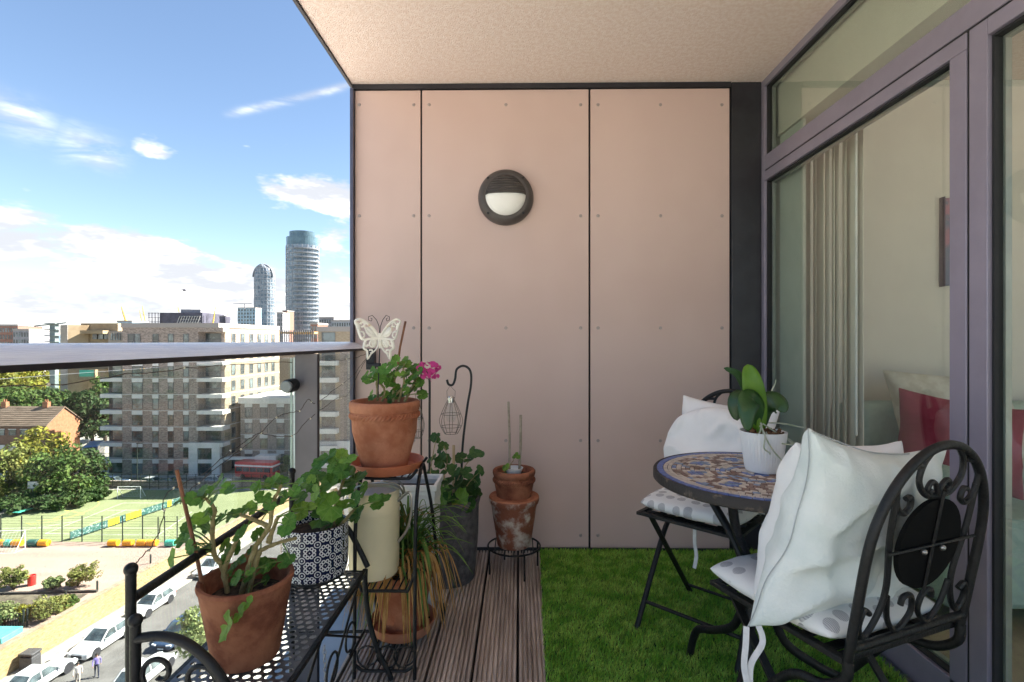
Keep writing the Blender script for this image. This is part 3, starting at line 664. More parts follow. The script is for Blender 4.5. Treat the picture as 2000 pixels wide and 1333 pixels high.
tree_px(35, 752, 135, 140, 'g', 'broad mid green tree behind the house roof', 7, size=.55, nclump=70)
tree_px(88, 752, 140, 80, 'd', 'dark tree between the broad tree and the concrete tower', 8, size=.5)
tree_px(-15, 722, 190, 160, 'o', 'sunlit tree far behind the broad green tree', 9, size=.7)
tree_px(60, 720, 195, 150, 'y', 'sunlit yellowish tree in the row far behind', 10, size=.7)
tree_px(388, 1178, 36, 66, 'p', 'pale leafed street tree beside the dark blue car', 11, size=.15, trunk=.08, hfrac=.75, nclump=40, nleaf=40)
tree_px(562, 890, 96, 40, 'p', 'slim pale street tree beside the red bus', 12, size=.25, trunk=.12, nclump=30)
def bush(px, pybase, wpx, hpx, leaf, label, seed, slant=0):
    p = G(px, pybase); k = p.y/1000; big = wpx*k > 4; e = empty('bush', p, label, 'bush'); rx, rz = wpx*k/2, hpx*k/2
    V_, F_ = crown_mesh((0, 0, rz*.95), rx, rx*.8, rz, 34, 60, .28 if big else .12, seed); V_[:, 0] += slant*V_[:, 2]; inst('foliage', np_mesh('foliage', V_, F_, LM[leaf]), e)
    b = MB()
    for t in range(5): a = t*1.3; b.tube([p, p+Vector((math.cos(a)*rx*.5, math.sin(a)*rx*.5, rz))], [.05, .02], 5)
    b.build('stem', bark, e)
bush(30, 1000, 90, 34, 'd', 'dark hedge under the trees at the pitch edge', 31); bush(120, 992, 90, 30, 'd', 'dark shrubs under the tree overhanging the pitch corner', 32); bush(185, 975, 60, 22, 'd', 'low dark shrubs beside the white car under the trees', 33)
bush(27, 1152, 58, 48, 'o', 'rounded sunlit bush beside the red bin', 21)
bush(152, 1146, 56, 50, 'o', 'larger slanted sunlit bush on the playground', 22, .3); bush(104, 1152, 36, 24, 'p', 'small low bush against the larger slanted bush', 23)
bush(95, 1205, 78, 42, 'o', 'wide green bush in the planting bed behind the wall', 24); bush(10, 1222, 50, 48, 'p', 'pale green bush behind the garden railing', 25)
bush(46, 1215, 36, 34, 'y', 'reddish yellow shrub between two bushes in the bed', 26); bush(132, 1190, 40, 24, 'g', 'low dull green shrub at the end of the bed', 27)

# ---- buildings
win_glass = mat('window_glass', (.045, .055, .06), .12, col2=(.16, .20, .21), vs_=.35, spec=.8, world_co=True, lo=.45, hi=.6)
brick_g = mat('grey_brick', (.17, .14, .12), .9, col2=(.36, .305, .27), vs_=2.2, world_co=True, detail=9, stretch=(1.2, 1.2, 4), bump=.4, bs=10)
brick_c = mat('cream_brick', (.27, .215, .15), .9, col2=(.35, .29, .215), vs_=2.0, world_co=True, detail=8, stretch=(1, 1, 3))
white_pc = mat('white_precast', (.58, .57, .55), .8, var=.05, vs_=.6, world_co=True)
parapet = mat('parapet_grey', (.28, .26, .245), .8, var=.05, world_co=True)
balus = mat('balcony_bars', (.10, .105, .11), .5, .3, var=.2)
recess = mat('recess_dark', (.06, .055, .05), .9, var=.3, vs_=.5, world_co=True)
win_frame = mat('window_frame', (.12, .12, .125), .5)
def window_mesh(w, h):
    b = MB(); d = .12
    b.box(-w/2, w/2, -.005, .06, 0, h, 0)
    for (x0, x1, z0, z1) in ((-w/2, -w/2+.07, 0, h), (w/2-.07, w/2, 0, h), (-w/2+.07, w/2-.07, 0, .07), (-w/2+.07, w/2-.07, h-.07, h), (-w/2+.07, w/2-.07, h*.33, h*.33+.07)): b.box(x0, x1, -.06, .0, z0, z1, 1)
    return b.mesh('window', [win_glass, win_frame], smooth=False)
WM = {}
def window(parent, x, y, z, w, h, rz=0.0):
    k = (round(w, 2), round(h, 2))
    if k not in WM: WM[k] = window_mesh(*k)
    return inst('window', WM[k], parent, Vector((x, y, z))-wloc(parent), (0, 0, rz))
BY = 96.0; FX = lambda px, Y=BY: (px-1013.5)*Y/1000
FL = 3.07; NF = 9
AB = empty('apartment_block', (FX(330), BY, GZ), 'grey brown brick apartment block with white balcony bands and corner balconies', 'building')
xl, xr = FX(231), FX(420); top = EYE+(666.5-640)*.096
# main walls: footprint with the slanted right hand side
cx, cy = FX(420), BY; ex, ey = -54.7, 116.0
foot = [(FX(190), BY+1.6), (xl, BY+1.6), (xl, BY), (FX(382), BY), (FX(382), BY+1.8), (cx-.2+.2, BY+1.8), (cx+1.05, BY+1.8), (cx+1.05+.0, BY+3.0), (ex, ey), (ex-30, ey), (FX(190), ey)]
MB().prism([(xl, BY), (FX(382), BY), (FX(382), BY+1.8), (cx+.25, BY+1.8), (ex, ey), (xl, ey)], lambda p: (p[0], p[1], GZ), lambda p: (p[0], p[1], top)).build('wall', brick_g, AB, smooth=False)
# right hand facade: a skin whose paler colour stands for sunlight
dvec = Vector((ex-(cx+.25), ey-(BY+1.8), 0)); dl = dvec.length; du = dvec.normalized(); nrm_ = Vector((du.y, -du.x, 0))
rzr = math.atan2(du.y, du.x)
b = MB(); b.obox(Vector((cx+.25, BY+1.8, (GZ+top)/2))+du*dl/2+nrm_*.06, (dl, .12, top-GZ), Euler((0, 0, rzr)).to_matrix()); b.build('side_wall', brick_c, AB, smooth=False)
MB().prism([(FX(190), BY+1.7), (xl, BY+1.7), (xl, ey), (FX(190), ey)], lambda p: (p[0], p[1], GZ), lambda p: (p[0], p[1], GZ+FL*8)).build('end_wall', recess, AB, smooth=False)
pp = MB().prism([(xl-.15, BY-.15), (cx+.3, BY-.15), (ex+.2, ey), (xl-.15, ey)], lambda p: (p[0], p[1], top), lambda p: (p[0], p[1], top+.85)); pp.build('parapet', parapet, AB, smooth=False)
cols_w = ((250.5, 271.5), (291.5, 303.5), (322, 333), (352.5, 363.5))
for k in range(NF):
    z = GZ+FL*k
    for (a, b_) in cols_w:
        w = FX(b_)-FX(a); xm = (FX(a)+FX(b_))/2
        if k == 8: w = min(w, 1.2)
        window(AB, xm, BY-.02, z+.25, w, 1.95)
        if k < 8: MB().box(xm-w/2, xm+w/2, BY-.12, BY+.05, z+2.25, z+FL-.12).build('spandrel', white_pc, AB, smooth=False)
    if k == 8: window(AB, FX(248), BY-.02, z+.25, 1.2, 1.95)
    if k < 8: MB().box(xl-.02, FX(382), BY-.08, BY+.05, z+FL-.115, z+FL-.02).build('floor_band', white_pc, AB, smooth=False)
    # corner balcony and left balcony stack
    if k >= 1:
        for (x0, x1, y0, y1, hi) in ((FX(382)-.1, cx+1.2, BY-.35, BY+2.2, 8), (FX(187), xl-.02, BY-.1, BY+1.7, 7)):
            if k > hi: continue
            MB().box(x0, x1, y0, y1, z-.72, z).build('balcony_slab', white_pc, AB, smooth=False)
            bb = MB(); n_ = int((x1-x0)/.16)
            for i in range(n_+1): xx = x0+.06+(x1-x0-.12)*i/n_; bb.box(xx-.012, xx+.012, y0+.05, y0+.075, z, z+1.05)
            for i in range(9): yy = y0+.1+(y1-y0-.2)*i/8; bb.box(x1-.075, x1-.05, yy-.012, yy+.012, z, z+1.05)
            bb.box(x0+.03, x1-.03, y0+.04, y0+.085, z+1.05, z+1.1); bb.box(x1-.085, x1-.04, y0+.09, y1, z+1.05, z+1.1)
            bb.build('balustrade', balus, AB, smooth=False)
    window(AB, (FX(382)+cx)/2, BY+1.78, z+.15, 3.0, 2.2); 
    if k < 8: window(AB, (FX(190)+xl)/2, BY+1.68, z+.15, 2.6, 2.2)
MB().box(FX(382)-.05, cx+1.1, BY-.1, BY+2.0, GZ+FL*8+2.55, top-.001).build('balcony_lintel', brick_g, AB, smooth=False)
for px in (450, 468, 485.5, 501.5, 515.5, 529):
    yy = 68.04/(.115-(px-1013.5)/1000); s_ = (yy-(BY+1.8))/du.y; q = Vector((cx+.25, BY+1.8, 0))+du*s_+nrm_*.13
    for k in range(NF):
        window(AB, q.x, q.y, GZ+FL*k+.3, 1.15, 2.0, rzr)
for k in range(1, NF):
    b = MB(); b.obox(Vector((cx+.25, BY+1.8, GZ+FL*k-.1))+du*dl/2+nrm_*.14, (dl, .1, .14), Euler((0, 0, rzr)).to_matrix()); b.build('floor_band', white_pc, AB, smooth=False)
# white entrance portal
x0, x1 = FX(366), FX(422); z1 = GZ+FL*2+.1
for (a, b_, c, d) in ((x0, x0+1.65, GZ, z1), (x1-1.0, x1+.5, GZ, z1), (x0+1.65, x1-1.0, z1-1.0, z1)): MB().box(a, b_, BY-.5, BY+.3, c, d).build('portal', white_pc, AB, smooth=False)
MB().box(x0+1.65, x1-1.0, BY-.3, BY-.15, GZ, z1-1.0).build('entrance_glazing', win_glass, AB, smooth=False)
# lower wing in front on the right
WY2 = 100.0; WG = empty('brick_wing', (FX(520, WY2), WY2, GZ), 'lower brown brick wing with white roof edge beside the apartment block', 'building')
wx0, wx1 = FX(466, WY2), FX(604, WY2); wt_ = EYE-(789-666.5)*.1
MB().box(wx0, wx1, WY2, WY2+15, GZ, wt_).build('wall', brick_g, WG, smooth=False)
MB().box(wx0-.3, wx1+.3, WY2-.4, WY2+15, wt_+.002, wt_+1.1).build('roof_edge', white_pc, WG, smooth=False)
for k in range(4):
    z = wt_-3.05*(k+1)
    for px in (482, 512, 545, 580):
        xm = FX(px, WY2); window(WG, xm, WY2-.02, z+.3, 1.5, 1.95); MB().box(xm-.75, xm+.75, WY2-.1, WY2+.05, z+2.3, z+2.95).build('spandrel', white_pc, WG, smooth=False)
    MB().box(wx0, wx1, WY2-.09, WY2+.05, z+2.955, z+3.05).build('floor_band', white_pc, WG, smooth=False)
MB().box(FX(418, 97), FX(520, 97), 96.2, 97.2, GZ+2.9, GZ+3.3).build('canopy', white_pc, WG, smooth=False); MB().box(FX(505, 97), FX(545, 97), 95, 97.2, GZ+3.0, GZ+3.9).build('balcony_slab', white_pc, WG, smooth=False)
for px in (424, 470, 516): MB().box(FX(px, 97)-.1, FX(px, 97)+.1, 96.3, 96.5, GZ, GZ+2.9).build('canopy_post', white_pc, WG, smooth=False)
# block to the right of the post
RB = empty('balcony_block', (-33, 90, GZ), 'pale brick block with stacked white balconies next to the balcony wall', 'building'); D = 93.0
x0, x1 = FX(619, D), FX(712, D); t2 = EYE+(666.5-648)*.093
MB().box(x0, x1, D, D+16, GZ, t2).build('wall', brick_c, RB, smooth=False); MB().box(x0-.2, x1+.2, D-.2, D+16, t2+.001, t2+.9).build('parapet', parapet, RB, smooth=False)
MB().box(FX(663, D), x1, D-.06, D+.01, GZ, t2-3.4).build('grey_brick_panel', brick_g, RB, smooth=False)
for k in range(9):
    z = GZ+FL*k; xm = FX(640, D); window(RB, xm, D-.02, z+.2, 2.5, 2.25)
    if 0 < k < 8:
        MB().box(FX(620, D), FX(661, D), D-1.4, D-.03, z-.5, z+.35).build('balcony_slab', white_pc, RB, smooth=False)
        bb = MB()
        for i in range(20): xx = FX(621, D)+i*.19; bb.box(xx-.012, xx+.012, D-1.36, D-1.335, z+.35, z+1.15)
        bb.box(FX(620, D)+.03, FX(661, D)-.03, D-1.37, D-1.325, z+1.15, z+1.2); bb.build('balustrade', balus, RB, smooth=False)
MB().box(FX(619, D), FX(684, D), D-.5, D-.02, GZ+FL*1.95, GZ+FL*2.35).build('portal', white_pc, RB, smooth=False)
for px in (622, 680): MB().box(FX(px-3, D), FX(px+3, D), D-.5, D-.02, GZ, GZ+FL*1.95).build('portal', white_pc, RB, smooth=False)
# brick terrace house
HX, HY0, HY1 = -98.0, 105.0, 113.0; ez, pz = -16.3, -13.3
HS = empty('brick_house', (-106, 109, GZ), 'red brick terrace house with brown tiled roof and sunlit gable', 'house')
br_o = mat('orange_brick', (.27, .115, .06), .9, col2=(.35, .165, .09), vs_=2, world_co=True, detail=8); br_d = mat('shaded_brick', (.15, .085, .06), .9, col2=(.21, .125, .09), vs_=2, world_co=True)
HL = HX-26
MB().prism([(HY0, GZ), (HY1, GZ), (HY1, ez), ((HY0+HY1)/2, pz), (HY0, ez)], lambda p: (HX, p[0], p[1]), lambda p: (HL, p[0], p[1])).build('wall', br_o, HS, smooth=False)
MB().box(HL, HX-.02, HY0-.06, HY0-.005, GZ, ez-.3).build('front_wall', br_d, HS, smooth=False)  # darker brick colour stands in for shade on the front
tile_m = mat('roof_tile', (.12, .085, .06), .9, col2=(.21, .155, .115), vs_=1.2, world_co=True, stretch=(.3, 1, 4), detail=8, bump=.5, bs=4)
ym = (HY0+HY1)/2
rf = MB()
for s_, ya in ((1, HY0-.5), (-1, HY1+.5)):
    za = ez-.35; rf.add([(HL, ya, za), (HX+.25, ya, za), (HX+.25, ym, pz+.12), (HL, ym, pz+.12), (HL, ya, za+.2), (HX+.25, ya, za+.2), (HX+.25, ym, pz+.34), (HL, ym, pz+.34)], [(0, 1, 2, 3), (7, 6, 5, 4), (0, 4, 5, 1), (1, 5, 6, 2), (3, 7, 4, 0), (2, 6, 7, 3)])
rf = rf.build('roof', tile_m, HS, smooth=False)
for r_ in range(9):
    t = (r_+.5)/9.5; y_ = HY0-.5+(ym-HY0+.5)*t; z_ = ez-.15+(pz+.34-ez+.15)*t; MB().box(HL, HX+.26, y_-.03, y_+.03, z_, z_+.05).build('tile_course', tile_m, rf, smooth=False)
for cxp in (91, 10):
    q = at(cxp, 796, Y=ym); MB().box(q.x-.55, q.x+.55, ym-.4, ym+.4, pz, pz+1.3).build('chimney', br_o, rf, smooth=False)
    for dx in (-.25, .25): MB().lathe([(.14, 0), (.12, .5)], 8, (q.x+dx, ym, pz+1.3)).build('chimney_pot', br_o, rf)
for px in (2, 24, 47, 71):
    q = at(px, 845, Y=HY0-.1); o = window(HS, q.x, HY0-.1, ez-2.2, 1.5, 1.2); MB().box(q.x-.85, q.x+.85, HY0-.16, HY0-.09, ez-1.0, ez-.85).build('lintel', white_pc, HS, smooth=False)
    if px in (2, 24): q = at(px, 870, Y=HY0-.1); MB().box(q.x-.8, q.x+.8, HY0-.2, HY0-.07, ez-5.3, ez-4.2).build('lower_window', white_pc, HS, smooth=False)
# concrete tower
conc = mat('tan_sunlit_concrete', (.24, .18, .11), .9, col2=(.31, .245, .16), vs_=.3, world_co=True, detail=8); conc_g = mat('grey_shaded_concrete', (.30, .265, .225), .9, var=.12, vs_=.2, world_co=True)  # sun and shade put into the colour: tan where lit, grey where shaded
TY = 150.0; TW = empty('concrete_tower', (FX(130, TY), TY, GZ), 'brutalist tan concrete tower with overhanging top floors', 'building')
t3 = EYE+(666.5-635)*.15; xa, xb_ = FX(107, TY), FX(136, TY)
MB().prism([(xa, TY), (xb_, TY-2.5), (xb_+4.5, TY+10), (xa, TY+14)], lambda p: (p[0], p[1], GZ), lambda p: (p[0], p[1], t3)).build('shaft', conc_g, TW, smooth=False)
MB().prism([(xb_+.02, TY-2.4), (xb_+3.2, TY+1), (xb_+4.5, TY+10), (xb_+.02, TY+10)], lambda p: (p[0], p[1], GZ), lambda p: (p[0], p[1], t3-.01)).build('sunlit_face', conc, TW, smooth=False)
MB().prism([(xb_+.5, TY+1.5), (FX(214, TY), TY+1.5), (FX(214, TY), TY+14), (xb_+.5, TY+14)], lambda p: (p[0], p[1], t3-13), lambda p: (p[0], p[1], t3+.6)).build('top_storey', conc, TW, smooth=False)
MB().box(FX(155, TY), FX(200, TY), TY-1.5, TY+1.4, t3-2.6, t3-1.6).build('overhang', conc, TW, smooth=False)
for i, px in enumerate((166, 178, 190)): MB().box(FX(px, TY), FX(px+9, TY), TY+.9, TY+1.45, t3-4.2, t3-2.7).build('window_band', win_glass, TW, smooth=False)
MB().box(FX(200, TY), FX(236, TY), TY+.5, TY+12, t3-14, t3-1.8).build('stair_block', conc_g, TW, smooth=False)
for i in range(5): MB().box(FX(206+i*5.5, TY), FX(209+i*5.5, TY), TY+.3, TY+.48, t3-4.5, t3-2.4).build('slot_window', win_glass, TW, smooth=False)
q = at(170, 742, Y=TY-3); MB().box(q.x-2.4, q.x+2.4, TY-3, TY+1.4, q.z, q.z+2.9).build('hanging_balcony', conc, TW, smooth=False); MB().box(q.x-2.2, q.x+2.0, TY-3.1, TY-2.9, q.z+.9, q.z+2.8).build('balcony_screen', roll_cols['t'], TW, smooth=False)
# tower crane mast left of it
tc_ = MB(); q = at(102, 668, Y=170); tc_.box(q.x-.9, q.x+.9, 170, 171.5, GZ, q.z+6); 
for i in range(6): tc_.box(q.x-1.8, q.x+1.8, 169, 172, q.z-4+i*2, q.z-3.7+i*2)
tc_.bar((q.x-6, 170, q.z+5.3), (q.x+5, 170, q.z+6.4), .4); tag(tc_.build('mast_scaffold', mat('scaffold', (.18, .22, .22), .6, .3), None, (q.x, 170, GZ)), 'thin scaffold mast with antennas beside the concrete tower', 'mast')
# towers far off
tg = mat('tower_glass', (.07, .11, .15), .25, col2=(.20, .245, .29), vs_=.18, world_co=True, spec=.8, lo=.42, hi=.58, detail=9, stretch=(1, 1, 1.4)); tw_w = mat('tower_white', (.24, .26, .29), .6, var=.1, vs_=.3, world_co=True)
def oval(cx_, cy_, a, b, n=36): return [(cx_+a*math.cos(2*math.pi*k/n), cy_+b*math.sin(2*math.pi*k/n)) for k in range(n)]
def oval_tower(name, label, px0, px1, ytop, Y, floors, arch, side):
    a = (px1-px0)*Y/2000; xc = FX((px0+px1)/2, Y); zt = EYE+(666.5-ytop)*Y/1000; e = empty(name, (xc, Y, GZ), label, 'tower')
    prof_z = lambda z: 1.0 if not arch else math.sqrt(max(.02, 1-max(0, (z-(zt-1.25*a))/(1.25*a))**2.4))
    h = zt-GZ; n = floors; crown = 0 if arch else .10
    g = MB(); lv = [GZ+(h*(1-crown))*k/n for k in range(n+1)]; rings = []
    N_ = 40; vs_ = []
    for z in lv: vs_ += [(x_, y_, z) for x_, y_ in oval(xc, Y, a*.97*prof_z(z), a*.8, N_)]
    fs = [(i*N_+k, i*N_+(k+1) % N_, (i+1)*N_+(k+1) % N_, (i+1)*N_+k) for i in range(n) for k in range(N_)] + [tuple(n*N_+k for k in range(N_))]
    g.add(vs_, fs); g.build('glass_drum', tg, e, smooth=False)
    for i, z in enumerate(lv[1:-1]):
        s_ = a*prof_z(z); b = MB(); b.prism(oval(xc, Y, s_, a*.83), lambda p: (p[0], p[1], z-.35), lambda p: (p[0], p[1], z+.35)); b.build('floor_plate', tw_w, e, smooth=False)
        if side and i > 4:
            b = MB(); pts = [(xc+s_*1.07*math.cos(t), Y+a*.95*math.sin(t)) for t in np.linspace(-1.7, -.1 , 10)]
            b.prism([(xc+s_*.9*math.cos(t), Y+a*.8*math.sin(t)) for t in np.linspace(-.1, -1.7, 10)]+pts, lambda p: (p[0], p[1], z-.15), lambda p: (p[0], p[1], z+.9)); b.build('balcony', mat_b, e, smooth=False)
    m_ = MB()
    for k in range(0, N_, 2):
        for i in range(n):
            x_, y_, z_ = vs_[i*N_+k]; x2, y2, z2 = vs_[(i+1)*N_+k]; m_.bar((x_, y_, z_), (x2, y2, z2), .5, .5)
    m_.build('mullions', tw_w, e, smooth=False); tag(e.children[-1], kind='stuff')
    if not arch:
        for (k0, k1, z0, z1) in ((.92, .80, zt-h*crown, zt-h*.04), (.74, .70, zt-h*.04, zt)): MB().prism(oval(xc-a*.05, Y, a*k0, a*k0*.8), lambda p: (p[0], p[1], z0), lambda p: (p[0], p[1], z1)).build('crown', tg_c, e, smooth=False)
    else: MB().tube([(xc+a*1.02*math.cos(t)*1.0, Y-a*.3, zt-1.25*a+1.28*a*math.sin(t)) for t in np.linspace(-.0, math.pi, 20)], .8, 6).build('arch_rim', tw_w, e)
mat_b = mat('tower_balcony', (.20, .22, .25), .5, var=.2); tg_c = mat('crown_glass', (.075, .125, .15), .2, var=.2, vs_=.2, spec=.8)
oval_tower('oval_tower', 'tall oval glass residential tower with stepped top', 557, 621, 453, 420, 30, False, True)
oval_tower('arched_tower', 'shorter oval tower with arched top beside the tall tower', 494, 533, 517, 520, 28, True, False)
def far_block(name, px0, px1, ytop, Y, m, label, rows=0, cols=0, d=12):
    z1 = EYE+(666.5-ytop)*Y/1000; x0, x1 = FX(px0, Y), FX(px1, Y); e = empty(name, ((x0+x1)/2, Y, GZ), label, 'building')
    MB().box(x0, x1, Y, Y+d, GZ, z1).build('wall', m, e, smooth=False); MB().box(x0-.2, x1+.2, Y-.2, Y+d, z1+.001, z1+.8).build('roof_edge', parapet, e, smooth=False)
    if rows:
        fh = 3.2; w = (x1-x0)/cols*.55
        for r_ in range(rows):
            for c in range(cols): xx = x0+(x1-x0)*(c+.5)/cols; MB().box(xx-w/2, xx+w/2, Y-.08, Y+.05, z1-fh*(r_+1)+.4, z1-fh*(r_+1)+2.4).build('window', win_glass, e, smooth=False)
    return e
blue_gl = mat('blue_cladding', (.16, .27, .36), .3, col2=(.30, .42, .50), vs_=.3, world_co=True, spec=.7)
rb_m = mat('red_brick_far', (.24, .13, .10), .9, var=.15, world_co=True); gr_m = mat('grey_far', (.22, .22, .24), .8, var=.15, vs_=.4, world_co=True)
far_block('glass_block', 460, 495, 602, 480, blue_gl, 'low blue glass block left of the arched tower', 7, 6)
far_block('brick_block', 538, 549, 612, 380, gr_m, 'narrow grey block left of the red brick block', 6, 3); far_block('brick_block', 549, 558, 608, 390, rb_m, 'narrow red brick block beside the tall oval tower', 7, 2)
far_block('terrace_block', 621, 650, 622, 300, gr_m, 'grey stepped rooftop block right of the tall tower', 3, 6); far_block('terrace_block', 646, 684, 628, 290, tw_w, 'low white rooftop block touching the stepped grey block', 2, 8)
far_block('dark_block', 604, 618, 634, 220, rb_m, 'dark brown block under the tall tower', 2, 3); far_block('blue_block', 221, 250, 629, 260, blue_gl, 'small blue grey block behind the concrete tower', 3, 5)
lb = far_block('left_block', -20, 22, 637, 230, rb_m, 'maroon and grey block at the far left horizon', 3, 8); far_block('stepped_block', 12, 44, 646, 228, gr_m, 'stepped pale grey block joined to the maroon block', 3, 6)
# timber roof frame site right of the brick block
sc = empty('roof_scaffold', at(580, 660, Y=135), 'timber and steel scaffold deck on a roof below the tall tower', 'scaffold'); tim = mat('timber_tan', (.55, .36, .14), .8, var=.2)
z1 = EYE+(666.5-652)*.135
MB().box(FX(543, 135), FX(612, 135), 135, 147, z1, z1+.5).build('platform', tim, sc, smooth=False)
MB().box(FX(540, 135), FX(616, 135), 134, 148, GZ, z1-4.5).build('base_building', brick_c, sc, smooth=False)
for i in range(16): x_ = FX(545+i*4.3, 135); MB().box(x_-.1, x_+.1, 134.8, 135, z1-4.4, z1+.9).build('upright', win_frame, sc, smooth=False)
# arena with yellow masts
ar = empty('arena_roof', (FX(350, 800), 800, GZ), 'arena with dark upper deck and white steel trusses', 'arena'); wst = mat('white_steel', (.42, .42, .41), .6); drk = mat('arena_dark', (.06, .06, .085), .7, var=.3, vs_=.1, world_co=True)
S = .8
def AR(px, py, Y=800): return at(px, py, Y=Y)
a, b = AR(312, 634), AR(395, 611); MB().box(a.x, b.x, 800, 860, a.z-15, b.z).build('upper_deck', drk, ar, smooth=False)
a, b = AR(345, 634), AR(384, 604); MB().box(a.x, b.x, 810, 850, a.z, b.z).build('plant_room', gr_m, ar, smooth=False)
t_ = MB()
for i in range(9): t_.bar(AR(345+i*5, 634, 798), AR(351+i*5, 618, 798), .7)
for y_ in (618, 624, 630): t_.bar(AR(352, y_, 798), AR(392, y_, 798), .5)
t_.build('white_truss', wst, ar, smooth=False)
t_ = MB()
for x_ in (291, 297, 303, 309): t_.bar(AR(x_, 634, 797), AR(x_, 611, 797), .8)
for y_ in (612, 621, 629): t_.bar(AR(289, y_, 797), AR(312, y_, 797), .7)
for x_ in (398, 404): t_.bar(AR(x_, 634, 797), AR(x_, 617, 797), .6)
t_.build('steel_frame', drk, ar, smooth=False)
yel = mat('mast_yellow', (.70, .42, .08), .6, var=.1)
t_ = MB().lathe([(AR(445, 634, 830).x-FX(350, 830), -14), (60, 5), (45, 12), (20, 18), (0, 20)], 40, (FX(350, 830), 880, AR(350, 634, 830).z-6)); t_.build('dome', wst, ar)
for i, (x0_, y0_, x1_, y1_, w) in enumerate(((250, 640, 237, 599, 5), (285, 634, 277.5, 597, 2.6), (278, 634, 272.5, 606, 2.2), (350, 610, 347, 597, 2), (415.5, 634, 421, 600, 2.6), (440.5, 634, 445, 611, 2))):
    Ym = 300 if i == 0 else 780; p, q = AR(x0_, y0_, Ym), AR(x1_, y1_, Ym); t_ = MB(); t_.tube([p, p.lerp(q, .5), q], [w*Ym/2000, w*Ym/2000*.85, w*Ym/2000*.3], 8)
    o = t_.build('leaning_mast', yel, None, p); tag(o, ('thick yellow leaning mast above the left end of the brick block', 'yellow leaning mast, taller of the close pair by the arena', 'yellow leaning mast, shorter of the close pair by the arena', 'short mast tip above the arena plant room', 'yellow mast leaning right of the arena', 'small yellow mast right of the arena beyond the dark box')[i], 'mast')
far_block('dark_box', 424, 436, 618, 700, drk, 'small dark box building between two yellow masts')
# tower crane, helicopter
q = at(478, 604, Y=470); e = empty('tower_crane', (q.x, 470, q.z), 'thin tower crane above the blue glass block', 'crane'); MB().bar(q, q+Vector((0, 0, 5)), .6).build('mast', gr_m, e, smooth=False)
MB().bar(at(455, 594, Y=470), at(492, 593, Y=470), .5).build('jib', gr_m, e, smooth=False)
q = at(360, 567, Y=500); e = empty('helicopter', q, 'small dark helicopter in the sky above the arena', 'helicopter'); MB().ball(q, 1.2, 12, 8, sc=(1.5, 1, .9)).build('fuselage', drk, e); MB().tube([q+Vector((-1, 0, .2)), q+Vector((-5.5, 0, .6))], [.4, .12], 8).build('tail_boom', drk, e)
t_ = MB(); t_.obox(q+Vector((0, 0, 1.4)), (9, .25, .06), Euler((0, 0, .5)).to_matrix()); t_.obox(q+Vector((0, 0, 1.4)), (9, .25, .06), Euler((0, 0, 2.1)).to_matrix()); t_.build('rotor', drk, e); MB().box(q.x-5.7, q.x-5.3, q.y-.05, q.y+.05, q.z+.3, q.z+1.5).build('tail_fin', drk, e)
# hills
hm = mat('hill_haze', (.10, .16, .20), .95, col2=(.15, .21, .25), vs_=.004, world_co=True); hb = MB(); pts = []  # distance haze put into the bluish colour of the hills
Yh = 5200
for i in range(61):
    px = -400+i*25; hgt = 12+5*mnoise.noise(Vector((i*.21, 3, 0)))+3*mnoise.noise(Vector((i*.7, 1, 0))); pts.append((FX(px, Yh), EYE+hgt*Yh/1000))
vs_ = [(x_, Yh, GZ) for x_, z_ in pts]+[(x_, Yh+300, z_) for x_, z_ in pts]+[(x_, Yh+2500, GZ) for x_, z_ in pts]; n_ = len(pts)
hb.add(vs_, [(i, i+1, n_+i+1, n_+i) for i in range(n_-1)]+[(n_+i, n_+i+1, 2*n_+i+1, 2*n_+i) for i in range(n_-1)]); tag(hb.build('hills', hm, None, (0, Yh, GZ)), kind='structure')
# far rooftops that fill the middle distance
rr = random.Random(5); rooftops = [mat('roof_mix_a', (.30, .27, .25), .9, var=.2, world_co=True), mat('roof_mix_b', (.22, .15, .12), .9, var=.2, world_co=True), mat('roof_mix_c', (.42, .41, .40), .9, var=.2, world_co=True)]
mass = MB()
for i in range(420):
    Y_ = rr.uniform(210, 2600); px = rr.uniform(-150, 720); x_ = FX(px, Y_); w = rr.uniform(8, 22); h_ = rr.uniform(6, 19) if Y_ < 900 else rr.uniform(6, 24)
    mass.box(x_-w/2, x_+w/2, Y_, Y_+rr.uniform(8, 18), GZ, GZ+h_, rr.randrange(3))
tag(mass.build('far_rooftops', rooftops, None, (0, 1000, GZ), smooth=False), kind='stuff', label='mass of low far rooftops filling the town to the horizon', cat='rooftops')
V_, F_ = [], []; nb = 0
for i in range(90):
    Y_ = rr.uniform(170, 1500); x_ = FX(rr.uniform(-150, 720), Y_); r_ = rr.uniform(4, 8)
    v, f = crown_mesh((x_, Y_, GZ+r_*.9), r_, r_, r_*.9, 8, 16, 1.6, 400+i); F_.append(f+nb); V_.append(v); nb += len(v)
o = inst('far_trees', np_mesh('far_trees', np.concatenate(V_), np.concatenate(F_), LM['g'])); tag(o, kind='stuff', label='scattered far green tree crowns between the rooftops', cat='trees')
